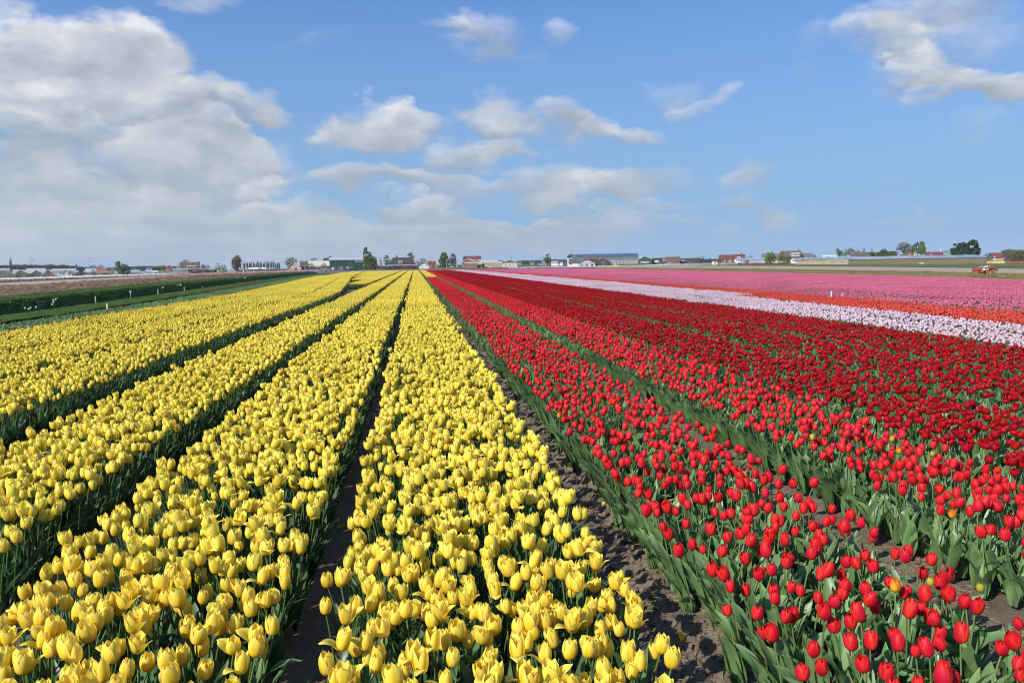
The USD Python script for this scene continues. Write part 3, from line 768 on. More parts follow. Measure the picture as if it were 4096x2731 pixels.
        s = g.uniform(.96, 1.04) * (.95 + .1 * float(noise(np.array([[a_ * .35, b_ * .12, bi]]), 5)[0]))
        idx.append(pat[key][int(g.integers(4))]); P_.append((a_, b_, c_)); Q_.append(quat(0 if g.random() < .5 else math.pi)); S_.append((wx, 1.02, s))
    inst.CreatePrototypesRel().SetTargets([Sdf.Path(p) for p in protos])
    inst.CreateProtoIndicesAttr(Vt.IntArray.FromNumpy(np.array(idx, np.int32)))
    inst.CreatePositionsAttr(Vt.Vec3fArray.FromNumpy(np.array(P_, np.float32)))
    inst.CreateOrientationsAttr(Vt.QuathArray([Gf.Quath(*map(float, q)) for q in Q_]))
    inst.CreateScalesAttr(Vt.Vec3fArray.FromNumpy(np.array(S_, np.float32)))
print('plants', {k: (len(FOUND[k]), len(PATCHES[k])) for k in KINDS})

# ------------------------------------------------------------------ the far side of the fields
CROPS = dict(A=(0, 960, 3.36), B=(600, 960, 3.36), C=(1100, 960, 3.92), D=(1600, 960, 3.92), E=(2200, 960, 3.92), F=(2700, 960, 3.92), G=(3100, 940, 3.92), H=(3600, 940, 4.742), P=(0, 0, 1.0))


class Spot:
    """A place d metres off, seen in direction (x, y) of a sketch of the skyline; turns sketch measures into metres there."""
    def __init__(s, crop, x, yb, d):
        s.ox, s.oy, s.k = CROPS[crop]; s.d = d
        px, py = s.ox + x / s.k, s.oy + yb / s.k
        r = ray(px, py); h = math.hypot(r[0], r[1])
        s.az = math.atan2(r[0], r[1]); s.z = CAMH + d * r[2] / h
        s.loc = (d * math.sin(s.az), d * math.cos(s.az), s.z)
        s.x, s.yb = x, yb

    def X(s, x):
        r = ray(s.ox + x / s.k, s.oy + s.yb / s.k)
        return math.tan(math.atan2(r[0], r[1]) - s.az) * s.d

    def Z(s, y, x=None):
        r = ray(s.ox + (s.x if x is None else x) / s.k, s.oy + y / s.k)
        return CAMH + s.d * r[2] / math.hypot(r[0], r[1]) - s.z


def window(sp, parent, x0, x1, y0, y1, panes=1, frame='white', y=0.0, glass='pane', name='window', zx=None):
    """A framed window on the wall that faces us."""
    a, b, lo, hi = sp.X(x0), sp.X(x1), sp.Z(y1), sp.Z(y0)
    t = min(.16, .16 * min(b - a, hi - lo))
    m = MB()
    m.box(a, b, y - .06, y + .05, hi - t, hi).box(a, b, y - .06, y + .05, lo, lo + t)
    for i in range(panes + 1):
        c = a + t / 2 + (b - a - t) * i / panes
        m.box(c - t / 2, c + t / 2, y - .058, y + .05, lo + t, hi - t)
    w = m.build(name, MAT[frame], parent)
    MB().box(a + t * .5, b - t * .5, y - .02, y + .04, lo + t * .5, hi - t * .5).build('pane', MAT[glass], w)


def door(sp, parent, x0, x1, y0, y1, mat='white', name='door', y=0.0):
    a, b, lo, hi = sp.X(x0), sp.X(x1), sp.Z(y1), sp.Z(y0)
    dr = MB().box(a, b, y - .07, y + .05, lo, hi).build(name, MAT[mat], parent)
    MB().box(a + (b - a) * .8, a + (b - a) * .88, y - .12, y - .07, lo + (hi - lo) * .42, lo + (hi - lo) * .48).build('handle', MAT['dark_grey'], dr)


def building(name, label, cat, crop, x0, x1, yb, ye, yr, d, depth, form, wall, roof, wins=(), doors=(), chimneys=(), apex=None, over=.35, yaw=0.0, trim=None, hip=0.0, group=None, skyl=(), dormers=(), base=1.5):
    """form: 'side' (ridge across the view), 'front' (gable towards us), 'flat'. wins: (x0, x1, y0, y1[, panes[, frame]])."""
    sp = Spot(crop, (x0 + x1) / 2, yb, d)
    t = thing(name, label, cat, sp.loc, -sp.az + yaw, group)
    a, b, ze, zr = sp.X(x0), sp.X(x1), sp.Z(ye), sp.Z(yr)
    th = .22
    if form == 'side':
        m = MB()
        if hip:
            m.box(a, b, 0, depth, -base, ze)
        else:
            q = MB().gable(0, depth, -b, -a, -base, ze, zr - th).arrays()
            v = np.stack([-q[0][:, 1], q[0][:, 0], q[0][:, 2]], -1)
            m.add(v, q[1][:, ::-1])
        m.build('wall', MAT[wall], t)
        h = hip * (b - a); o = over; sl = (zr - ze) / (depth / 2) * o
        r = MB()
        if hip:
            v = [(a - o, -o, ze), (b + o, -o, ze), (b + o, depth + o, ze), (a - o, depth + o, ze), (a + h, depth / 2, zr), (b - h, depth / 2, zr)]
            r.add(v, [(0, 1, 5), (0, 5, 4), (1, 2, 5), (2, 3, 4), (2, 4, 5), (3, 0, 4), (0, 2, 1), (0, 3, 2)])
        else:
            r.slab([(a - o, -o, ze - sl), (b + o, -o, ze - sl), (b + o, depth / 2, zr), (a - o, depth / 2, zr)], th)
            r.slab([(a - o, depth / 2, zr), (b + o, depth / 2, zr), (b + o, depth + o, ze - sl), (a - o, depth + o, ze - sl)], th)
            r.box(a - o, b + o, depth / 2 - .15, depth / 2 + .15, zr - .02, zr + .08)
        rf = r.build('roof', MAT[roof], t)
        if trim:
            MB().box(a - o, b + o, -o - .12, -o - .003, ze - sl - .28, ze - sl - .02).build('gutter', MAT[trim], t)
        yof = lambda z: (z - ze) / max(zr - ze, .1) * depth / 2
        for (s0, s1, s2, s3) in skyl:
            zm = (sp.Z(s2) + sp.Z(s3)) / 2; lo, hi = sp.Z(s3), sp.Z(s2)
            MB().slab([(sp.X(s0), yof(lo) - .05, lo + .12), (sp.X(s1), yof(lo) - .05, lo + .12), (sp.X(s1), yof(hi) - .05, hi + .12), (sp.X(s0), yof(hi) - .05, hi + .12)], .12).build('skylight', MAT['pane'], t)
        for (s0, s1, s2, s3, n) in dormers:
            lo, hi = sp.Z(s3), sp.Z(s2); yf = max(yof(lo) - .5, 0)
            dm = MB().box(sp.X(s0), sp.X(s1), yf, depth / 2, lo, hi).build('dormer', MAT['white'], t)
            e = (sp.X(s1) - sp.X(s0)) / n
            for i in range(n):
                MB().box(sp.X(s0) + e * i + e * .12, sp.X(s0) + e * (i + 1) - e * .12, yf - .04, yf + .03, lo + (hi - lo) * .18, hi - (hi - lo) * .22).build('pane', MAT['pane'], dm)
    elif form == 'front':
        xa = sp.X(apex) if apex is not None else (a + b) / 2
        MB().gable(a, b, 0, depth, -base, ze, zr - th, xa).build('wall', MAT[wall], t)
        o = over; sl1, sl2 = (zr - ze) / (xa - a) * o, (zr - ze) / (b - xa) * o
        r = MB()
        r.slab([(a - o, -o, ze - sl1), (xa, -o, zr), (xa, depth + o, zr), (a - o, depth + o, ze - sl1)], th)
        r.slab([(xa, -o, zr), (b + o, -o, ze - sl2), (b + o, depth + o, ze - sl2), (xa, depth + o, zr)], th)
        rf = r.build('roof', MAT[roof], t)
        if trim:
            e = MB(); w = .3
            for (xx, zz, s_) in ((a - o, ze - sl1, 1), (b + o, ze - sl2, 1)):
                q = [(xx, -o - .06, zz - w), (xa, -o - .06, zr - w), (xa, -o - .06, zr + .03), (xx, -o - .06, zz + .03)]
                e.add(q + [(p[0], p[1] + .05, p[2]) for p in q], [(0, 1, 2, 3), (7, 6, 5, 4), (0, 4, 5, 1), (2, 6, 7, 3)])
            e.build('bargeboard', MAT[trim], t)
    else:
        MB().box(a, b, 0, depth, -base, ze).build('wall', MAT[wall], t)
        rf = MB().box(a - .15, b + .15, -.15, depth + .15, ze, zr).build('roof', MAT[roof], t)
    for w in wins:
        window(sp, t, *w)
    for dd in doors:
        door(sp, t, *dd)
    for (cx, ytop, wpx, cm) in chimneys:
        c, hw = sp.X(cx), max(.3, wpx / 2 / sp.k * d / F)
        yc = depth / 2 if form != 'flat' else 1.0
        zt = sp.Z(ytop)
        MB().box(c - hw, c + hw, yc - .45, yc + .45, min(ze, zt - 2.0), zt).box(c - hw - .1, c + hw + .1, yc - .55, yc + .55, zt, zt + .15).build('chimney', MAT[cm], rf)
    return sp, t


# crowns: lumps as (x, z, half width, half height), in half widths / heights of the tree
CROWN = dict(
    round=[(0, .62, 1, .38), (-.45, .5, .55, .3), (.45, .5, .55, .3), (.1, .8, .6, .2), (-.2, .36, .6, .2)],
    tall=[(0, .6, .8, .4), (-.3, .4, .7, .26), (.3, .42, .7, .26), (0, .85, .45, .15), (.1, .22, .75, .2)],
    cone=[(0, .2, 1, .16), (0, .36, .85, .16), (0, .52, .65, .16), (0, .68, .45, .15), (0, .84, .25, .14), (0, .95, .1, .06)],
    loose=[(-.5, .55, .45, .25), (.5, .6, .45, .28), (0, .82, .5, .18), (.1, .5, .5, .25), (-.2, .35, .4, .15)],
    wind=[(-.55, .78, .38, .22), (-.1, .62, .6, .25), (.4, .5, .55, .24), (-.3, .4, .6, .25), (.3, .28, .7, .24), (-.45, .95, .16, .07)],
    willow=[(-.58, .84, .26, .16), (-.6, .62, .38, .26), (-.15, .60, .36, .2), (.0, .74, .14, .2), (-.2, .42, .75, .24), (.35, .40, .6, .22), (.6, .24, .4, .22), (-.25, .2, .75, .2), (.2, .2, .7, .2), (-.5, .96, .14, .06)],
    bush=[(0, .45, 1, .5), (-.5, .4, .5, .4), (.5, .42, .5, .4), (.1, .7, .5, .3)],
    pine=[(-.75, .35, .3, .32), (-.7, .62, .16, .12), (-.35, .42, .35, .35), (-.3, .68, .3, .14), (.05, .45, .35, .36), (.1, .68, .35, .15), (.5, .5, .45, .45), (.5, .86, .26, .14), (.75, .3, .25, .26), (.5, .97, .1, .05), (-.78, .72, .07, .06), (-.5, .76, .1, .05), (-.15, .82, .12, .05), (.12, .84, .1, .05), (.3, .8, .1, .07), (.78, .72, .1, .05), (.86, .56, .12, .04), (-.95, .42, .1, .05), (.92, .4, .1, .05), (.62, .93, .14, .03), (.38, .92, .12, .03)],
    column=[(0, .5, .8, .5), (.15, .6, .6, .35), (-.15, .4, .7, .38)],
)
LEAFC = dict(willow=((.075, .10, .035), (.16, .19, .065)), green=((.045, .085, .016), (.11, .17, .03)), fresh=((.08, .125, .018), (.19, .24, .04)), dark=((.03, .052, .02), (.075, .11, .045)), olive=((.085, .10, .025), (.18, .17, .05)), brown=((.10, .075, .04), (.20, .145, .08)),
             grey=((.12, .11, .085), (.22, .20, .16)), pink=((.36, .14, .19), (.60, .30, .36)), blossom=((.42, .36, .36), (.62, .55, .55)), bluegreen=((.032, .058, .035), (.075, .115, .065)), white=((.4, .4, .34), (.6, .6, .52)))


def leaf_cards(g, pts, size, cols):
    n = len(pts)
    nrm = g.normal(0, 1, (n, 3)); nrm[:, 2] = np.abs(nrm[:, 2]) + .15; nrm /= np.linalg.norm(nrm, axis=1, keepdims=True)
    a = np.cross(nrm, g.normal(0, 1, (n, 3))); a /= np.linalg.norm(a, axis=1, keepdims=True) + 1e-9
    b = np.cross(nrm, a); s = size * g.uniform(.6, 1.3, (n, 1))
    v = np.stack([pts + a * s, pts + b * s * .8, pts - a * s, pts - b * s * .8], 1).reshape(-1, 3)
    i = np.arange(n)[:, None] * 4
    f = np.vstack([i + [0, 1, 2], i + [0, 2, 3]])
    return v, f, np.repeat(cols, 4, 0)


TREES = [0]


def tree(name, label, crop, x0, x1, yb, yt, d, shape='round', leafc='green', n=None, group=None, bare=False, trunk=.16, card=None, base=.6, cat='tree'):
    sp = Spot(crop, (x0 + x1) / 2, yb, d)
    TREES[0] += 1
    g = np.random.default_rng(3000 + TREES[0])
    t = thing(name, label, cat, sp.loc, -sp.az, group)
    W, Hh = (sp.X(x1) - sp.X(x0)) / 2, sp.Z(yt)
    lumps = CROWN[shape]
    n = n or int(np.clip(120 * W * Hh / 6, 320, 1500))
    card = card or max(.16, .07 * math.sqrt(W * Hh))
    lo, hi = (np.array(c) * 1.25 for c in LEAFC[leafc])
    P = []
    wts = np.array([l[2] * l[3] for l in lumps]); wts /= wts.sum()
    for (cx, cz, rx, rz), k in zip(lumps, (wts * n).astype(int) + 4):
        u = g.normal(0, 1, (k, 3)); u /= np.linalg.norm(u, axis=1, keepdims=True); u *= g.uniform(.25, 1, (k, 1)) ** (1 / 3) * g.uniform(.8, 1.12, (k, 1))
        P.append(np.array([cx * W, 0, cz * Hh]) + u * np.array([rx * W, rx * W * .85, rz * Hh]))
    P = np.vstack(P); P[:, 2] = np.clip(P[:, 2], .1, None)
    clump = noise(P * 1.1 / max(card * 3, .5) + TREES[0] * 7, 3)[:, None]
    thr = .22 if shape == 'column' else .42 if bare else .36
    P = P[clump[:, 0] > thr]; clump = clump[clump[:, 0] > thr]
    cols = lo + (hi - lo) * np.clip(clump * .8 + g.uniform(-.1, .35, (len(P), 1)), 0, 1)
    tr = MB()
    th = Hh * (.5 if shape != 'cone' else .9)
    r0 = max(.09, trunk * W * .45)
    tr.tube([(0, 0, -base), (.03 * W, 0, th * .5), (-.02 * W, .05 * W, th)], [r0, r0 * .75, r0 * .4], 6)
    for i in range(5 if not bare else 16):
        a = g.uniform(0, 6.28); L = W * g.uniform(.4, .85); z0 = th * g.uniform(.45, .95)
        tip = (math.cos(a) * L, math.sin(a) * L * .8, min(z0 + Hh * g.uniform(.12, .42), Hh * .97))
        tr.tube([(0, 0, z0), ((tip[0]) * .5, tip[1] * .5, (z0 + tip[2]) / 2 + .05 * Hh), tip], [r0 * .4, r0 * .25, r0 * .08], 3)
    tr.build('trunk', MAT['bark'], t)
    v, f, c = leaf_cards(g, P, card * (.6 if bare else 1), cols)
    put('crown', v, f, c, MAT['foliage'], t)
    return sp, t


def hedge(name, label, crop, x0, x1, yb, yt, d, leafc='dark', cat='hedge', group=None, yb1=None, yt1=None, depth=1.5):
    sp = Spot(crop, (x0 + x1) / 2, (yb + (yb1 or yb)) / 2, d)
    TREES[0] += 1
    g = np.random.default_rng(5000 + TREES[0])
    t = thing(name, label, cat, sp.loc, -sp.az, group)
    a, b, h = sp.X(x0), sp.X(x1), sp.Z(yt if yt1 is None else (yt + yt1) / 2)
    zl = lambda x: 0.0 if yb1 is None else (sp.Z(yb) * (b - x) + sp.Z(yb1) * (x - a)) / (b - a)
    n = int(np.clip((b - a) * h * 9, 120, 2600))
    P = np.stack([g.uniform(a, b, n), g.uniform(0, depth, n), g.uniform(0, 1, n) ** .8 * h * (.8 + .3 * noise(np.stack([g.uniform(a, b, n) * .3, np.zeros(n), np.zeros(n)], -1)))], -1)
    P[:, 2] += zl(P[:, 0])
    lo, hi = (np.array(c) for c in LEAFC[leafc])
    cols = lo + (hi - lo) * g.uniform(0, 1, (n, 1))
    v, f, c = leaf_cards(g, P, max(.14, min(.4, h * .22)), cols)
    put('crown', v, f, c, MAT['foliage'], t)
    m = MB()
    for i in range(max(3, int((b - a) / 2))):
        x = g.uniform(a, b); m.tube([(x, depth / 2, zl(x) - .4), (x + g.normal(0, .1), depth / 2, zl(x) + h * .7)], [.05, .02], 4)
    m.build('stem', MAT['bark'], t)
    return t


def lattice(name, label, crop, x, yb, yt, arms, d, wpx, group):
    """A power pylon: four legs drawn together, crossed braces, cross arms (y, half length left, right)."""
    sp = Spot(crop, x, yb, d)
    t = thing(name, label, 'pylon', sp.loc, -sp.az, group)
    Hh = sp.Z(yt); w0 = (sp.X(x + wpx / 2) - sp.X(x - wpx / 2)) / 2; k = .09 * d / 1000
    wd = lambda z: w0 * (1 - z / Hh) ** 1.1 + .25
    m = MB()
    zs = np.linspace(0, Hh * .97, 8)
    for sx in (-1, 1):
        for sy in (-1, 1):
            m.tube([(sx * wd(z), sy * wd(z), z - (2 if z == 0 else 0)) for z in zs], k * 1.5, 4)
    m.tube([(0, 0, zs[-1]), (0, 0, Hh)], k, 4)
    m.build('leg_frame', MAT['steel'], t)
    br = MB()
    for z0, z1 in zip(zs[:-1], zs[1:]):
        for sy in (-1, 1):
            br.bar((-wd(z0), sy * wd(z0), z0), (wd(z1), sy * wd(z1), z1), k * .7, sides=3); br.bar((wd(z0), sy * wd(z0), z0), (-wd(z1), sy * wd(z1), z1), k * .7, sides=3)
    br.build('brace', MAT['steel'], t)
    tips = []
    for (ya, la, lb) in arms:
        z = sp.Z(ya); xa, xb = sp.X(x - la), sp.X(x + lb)
        am = MB(); h = abs(xa) * .16
        for sgn, xe in ((-1, xa), (1, xb)):
            am.bar((0, 0, z), (xe, 0, z), k * 1.1, sides=4); am.bar((0, 0, z + h), (xe, 0, z), k * .9, sides=4)
            for q in (.3, .6):
                am.bar((xe * q, 0, z), (xe * q * .8, 0, z + h * (1 - q)), k * .6, sides=3)
            am.bar((xe, 0, z), (xe, 0, z - h * .6), k * .8, sides=4)
        am.build('cross_arm', MAT['steel'], t)
        tips.append((np.array([math.cos(-sp.az) * xa, math.sin(-sp.az) * xa, z - h * .6]) + sp.loc, np.array([math.cos(-sp.az) * xb, math.sin(-sp.az) * xb, z - h * .6]) + sp.loc))
    return tips


def pole(name, label, cat, crop, x, yb, yt, d, r, mat, lean=0.0, extra=None, group=None):
    sp = Spot(crop, x, yb, d); t = thing(name, label, cat, sp.loc, -sp.az, group)
    Hh = sp.Z(yt)
    MB().tube([(0, 0, -.5), (lean * Hh, 0, Hh)], [r, r * .75], 8).build('post', MAT[mat], t)
    MB().tube([(lean * Hh, 0, Hh), (lean * Hh * 1.01, 0, Hh + r * .6)], [r * .95, r * .5], 8).build('cap', MAT[mat], t)
    if extra:
        extra(t, Hh, r)
    return t


def car(name, label, crop, x0, x1, yb, yt, d, paint, kind='car'):
    sp = Spot(crop, (x0 + x1) / 2, yb, d); t = thing(name, label, kind, sp.loc, -sp.az)
    a, b, h = sp.X(x0), sp.X(x1), sp.Z(yt); L = b - a; Wd = min(2.0, L * .42)
    if kind == 'van':
        side = [(0, .16), (0, .92), (.05, 1), (.66, 1), (.86, .56), (.985, .46), (1, .16)]
        glass = [(.68, .93), (.83, .58), (.60, .58), (.60, .93)]
    else:
        side = [(0, .22), (0, .55), (.1, .66), (.26, 1), (.62, 1), (.78, .66), (.97, .52), (1, .22)]
        glass = [(.17, .68), (.29, .94), (.60, .94), (.72, .68)]
    def prism(poly, y0, y1, mat, nm, par):
        P = [(a + L * u, y, h * w) for y in (y0, y1) for u, w in poly]; n = len(poly)
        f = [(0, i, i + 1) for i in range(1, n - 1)] + [(n, n + i + 1, n + i) for i in range(1, n - 1)]
        q = [(i, i + n, (i + 1) % n + n) for i in range(n)] + [(i, (i + 1) % n + n, (i + 1) % n) for i in range(n)]
        return MB().add(P, f + q).build(nm, mat, par)
    body = prism(side, 0, Wd, MAT[paint], 'body', t)
    prism(glass, -.02, Wd + .02, MAT['pane'], 'window', t)
    if kind == 'van':
        prism([(.30, .58), (.30, .90), (.48, .90), (.48, .58)], -.021, Wd + .021, MAT['pane'], 'window', t)
    prism([(.97, .34), (.97, .46), (1.005, .44), (1.005, .34)], .1, Wd - .1, MAT['light_grey'], 'headlight', t)
    for u in (.18, .80):
        for y in (-.02, Wd - .2):
            r = .17 * h if kind == 'van' else .22 * h
            w = MB().tube([(a + L * u, y, r), (a + L * u, y + .22, r)], r, 14).build('wheel', MAT['black'], t)
            MB().tube([(a + L * u, y - .01, r), (a + L * u, y + .23, r)], r * .55, 10).build('rim', MAT['light_grey'], w)
    return t


def flower_strip(name, label, x0, x1, y0, y1, z, col, col2, h=.25, cat='flower strip'):
    """A distant strip of low flowers: many small florets in rows, standing on the land."""
    g = np.random.default_rng(int(abs(x0 * 7 + y0)) + 1)
    n = int(min(9000, 5.0 * (x1 - x0) * (y1 - y0)))
    X, Y = g.uniform(x0, x1, n), y0 + (y1 - y0) * g.uniform(0, 1, n) ** 1.3
    wx = X
    s = .09 + .0006 * Y
    P = np.stack([wx, Y, ground(wx, Y) + h * g.uniform(.4, 1.0, n)], -1)
    cols = np.array(col) + (np.array(col2) - np.array(col)) * g.uniform(0, 1, (n, 1))
    nrm = g.normal(0, .5, (n, 3)) + [0, -.35, 1]
    nrm /= np.linalg.norm(nrm, axis=1, keepdims=True)
    a = np.cross(nrm, [0, 1, 0]); a /= np.linalg.norm(a, axis=1, keepdims=True); b = np.cross(nrm, a)
    s = s[:, None] * g.uniform(.7, 1.3, (n, 1))
    v = np.stack([P + a * s, P + b * s, P - a * s, P - b * s], 1).reshape(-1, 3)
    i = np.arange(n)[:, None] * 4
    m = put(name, v, np.vstack([i + [0, 1, 2], i + [0, 2, 3]]), np.repeat(cols, 4, 0), MAT['foliage'])
    tag(m, label, cat, None, 'stuff')
    sheet(name + '_soil', grid(x0, x1, max(1.5, (x1 - x0) / 10)), np.unique(np.concatenate([[y0, y1], YS[(YS > y0) & (YS < y1)]])), h * .35, strip_mat(name, col, col2), free=True)


def strip_mat(name, c1, c2):
    key = 'strip_' + name
    if key not in MAT:
        MAT[key] = mat_plain(key, tuple(np.array(c1) * .9), .9, .1, 1.6, .08, 6.0, .1, col2=tuple(np.array(c2) * .9), detail=8.0)
    return MAT[key]


# flower strips beyond the tulips
flower_strip('cream_flower_strip', 'long strip of cream white flowers in front of the village hedge', -345, -152, 395, 590, 0, (.62, .60, .48), (.82, .80, .68))
flower_strip('faded_hyacinth_strip', 'dull purple brown hyacinth strip behind the sand', -200, -98, 268, 372, 0, (.20, .15, .15), (.30, .22, .22))
flower_strip('rose_hyacinth_strip', 'dusty pink hyacinth strip behind the ploughed earth', -97, -40, 268, 400, 0, (.42, .22, .20), (.58, .34, .31))
flower_strip('purple_hyacinth_strip', 'pale purple hyacinth strip near the beige house', -39, -3, 268, 350, 0, (.20, .15, .24), (.32, .25, .36), h=.14)
flower_strip('magenta_strip', 'magenta flower strip across the end of the red beds', -2, 13, 264, 320, 0, (.32, .07, .18), (.45, .16, .28), h=.14)
flower_strip('violet_hyacinth_strip', 'violet blue hyacinth strip behind the pink tulips', 13.5, 62, 264, 320, 0, (.10, .08, .19), (.19, .15, .30), h=.14)
flower_strip('white_hyacinth_strip', 'white hyacinth strip in front of the white cottage barn', 45, 94, 352, 376, 0, (.50, .52, .44), (.70, .72, .64), h=.12)
flower_strip('lilac_hyacinth_strip', 'thin pale lilac strip left of the small hut', 130, 152, 395, 520, 0, (.42, .40, .48), (.62, .60, .66), h=.12)
flower_strip('blush_strip', 'thin pale pink strip before the brown barn', 104, 112, 345, 405, 0, (.45, .30, .32), (.62, .46, .48), h=.10)

# grass along the banks and the verge
def grass(name, label, xs0, xs1, y0, y1, per, h, c1, c2, spread=.11):
    g = np.random.default_rng(77 + int(abs(xs0) * 10))
    inst = UsdGeom.PointInstancer.Define(stage, numbered('/World', name)); tag(inst, label, 'grass', None, 'stuff')
    base = str(inst.GetPath()) + '/shapes'; UsdGeom.Scope.Define(stage, base)
    pr = []
    for k in range(4):
        m = MB()
        for _ in range(34):
            a = g.uniform(0, 6.28); r = g.uniform(0, .45); L = h * g.uniform(.5, 1.2); ph = g.uniform(0, 6.28); w = .012
            b0 = np.array([math.cos(a) * r, math.sin(a) * r, -.04]); o = np.array([math.cos(ph), math.sin(ph), 0]); sd = np.array([-o[1], o[0], 0]) * w
            ln = g.uniform(.1, .55) * L
            mid, tip = b0 + o * ln * .35 + [0, 0, L * .6], b0 + o * ln + [0, 0, L]
            c = np.array(c1) + (np.array(c2) - np.array(c1)) * g.uniform()
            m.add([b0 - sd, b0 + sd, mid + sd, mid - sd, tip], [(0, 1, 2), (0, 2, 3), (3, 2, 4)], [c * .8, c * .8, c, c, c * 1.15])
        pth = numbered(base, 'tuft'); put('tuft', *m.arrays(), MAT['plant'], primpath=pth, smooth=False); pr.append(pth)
    n = int((xs1 - xs0) * (y1 - y0) * per)
    X, Y = g.uniform(xs0, xs1, n), y0 + (y1 - y0) * g.uniform(0, 1, n) ** 1.6
    wx = side_shift(X, Y); Z = ground(wx, Y, X)
    s = g.uniform(.75, 1.25, n) * (1 + Y / 260)
    inst.CreatePrototypesRel().SetTargets([Sdf.Path(p) for p in pr])
    inst.CreateProtoIndicesAttr(Vt.IntArray.FromNumpy(g.integers(0, 4, n).astype(np.int32)))
    inst.CreatePositionsAttr(Vt.Vec3fArray.FromNumpy(np.stack([wx, Y, Z], -1).astype(np.float32)))
    inst.CreateOrientationsAttr(Vt.QuathArray([Gf.Quath(*map(float, quat(a))) for a in g.uniform(0, 6.28, n)]))
    inst.CreateScalesAttr(Vt.Vec3fArray.FromNumpy(np.stack([s, s, g.uniform(.8, 1.2, n)], -1).astype(np.float32)))


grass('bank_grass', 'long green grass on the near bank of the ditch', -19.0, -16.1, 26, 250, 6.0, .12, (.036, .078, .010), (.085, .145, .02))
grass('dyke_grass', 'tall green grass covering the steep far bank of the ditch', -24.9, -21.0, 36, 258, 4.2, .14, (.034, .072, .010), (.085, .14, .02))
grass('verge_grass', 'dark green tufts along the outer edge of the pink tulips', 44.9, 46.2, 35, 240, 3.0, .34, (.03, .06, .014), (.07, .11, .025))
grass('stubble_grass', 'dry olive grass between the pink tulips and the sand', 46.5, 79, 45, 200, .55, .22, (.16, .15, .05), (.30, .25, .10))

# sparse bed at the foot of the bank: leaves with a few dark red tulips left standing
sparse = [(x0, x1) for x0, x1 in ((-12.25, -10.75), (-14.9, -12.9))]
gs = np.random.default_rng(31)
inst = UsdGeom.PointInstancer.Define(stage, '/World/cut_tulip_leaves'); tag(inst, 'grey green leaves of headed tulips beside the yellow beds', 'tulip leaves', None, 'stuff')
UsdGeom.Scope.Define(stage, '/World/cut_tulip_leaves/shapes')
lp = []
for k in range(4):
    parts = []
    for yy in np.arange(-.75, .75, .14):
        for xx in np.arange(-.7, .7, .13):
            s_, l_, _ = make_plant('crimson', int(gs.integers(1e6)), 0, bloom=False)
            o = np.array([xx + gs.normal(0, .04), yy + gs.normal(0, .04), 0])
            parts += [(v_ * [1, 1, .55] + o, f_, c_ * gs.uniform(.8, 1.25)) for v_, f_, c_ in l_]
    path = numbered('/World/cut_tulip_leaves/shapes', 'row_piece'); put('row_piece', *merge(parts), MAT['plant'], primpath=path, smooth=True); lp.append(path)
P_, S_ = [], []
reds = []
for x0, x1 in sparse:
    ys = np.arange(20, 236, 1.5); xc = (x0 + x1) / 2
    wx = side_shift(np.full_like(ys, xc), ys)
    k = in_view(wx, ys, .3, 300, 60)
    P_ += [(a, b, c) for a, b, c in zip(wx[k], ys[k], ground(wx[k], ys[k]))]; S_ += [((x1 - x0) / 1.35, 1.03, 1)] * int(k.sum())
    nr = 420
    yy = 22 + 200 * gs.uniform(0, 1, nr) ** 1.25; xx = gs.uniform(x0, x1, nr) if x0 > -12.5 else np.clip(x0 + np.abs(gs.normal(0, .5, nr)), x0, x1)
    dens = noise(np.stack([yy * .25, xx * .6, 0 * xx], -1), 8) + yy / 300
    for a, b, q in zip(xx, yy, dens):
        if q > .52:
            w = side_shift(a, b); reds.append((float(w), float(b), float(ground(w, b, a))))
inst.CreatePrototypesRel().SetTargets([Sdf.Path(p) for p in lp])
inst.CreateProtoIndicesAttr(Vt.IntArray.FromNumpy(gs.integers(0, 4, len(P_)).astype(np.int32)))
inst.CreatePositionsAttr(Vt.Vec3fArray.FromNumpy(np.array(P_, np.float32)))
inst.CreateScalesAttr(Vt.Vec3fArray.FromNumpy(np.array(S_, np.float32)))
reds = [r for r in reds if in_view(r[0], r[1], .3, 0, 0)]
reds.sort(key=lambda r: math.hypot(r[0], r[1]))
first = None
for (a, b, c) in reds[:300]:
    root = UsdGeom.Xform.Define(stage, numbered('/World', 'stray_tulip'))
    root.AddTranslateOp().Set(Gf.Vec3d(a, b, c)); root.AddRotateZOp().Set(float(gs.uniform(0, 360))); s = float(gs.uniform(.75, .95)); root.AddScaleOp().Set(Gf.Vec3f(s, s, s))
    tag(root, f'{nearest(reds.index((a, b, c)) + 1)} lone dark red tulip left standing in the headed bed', 'tulip', 'dark red tulips left standing by the bank')
    if first is None:
        first = root.GetPath()
        s_, l_, p_ = make_plant('crimson', 4242, 1)
        put('leaf', *merge([s_] + l_), MAT['leaf'], root, True); put('bloom', *merge(p_), MAT['petal'], root, True)
    else:
        root.GetPrim().GetReferences().AddInternalReference(first); root.GetPrim().SetInstanceable(True)

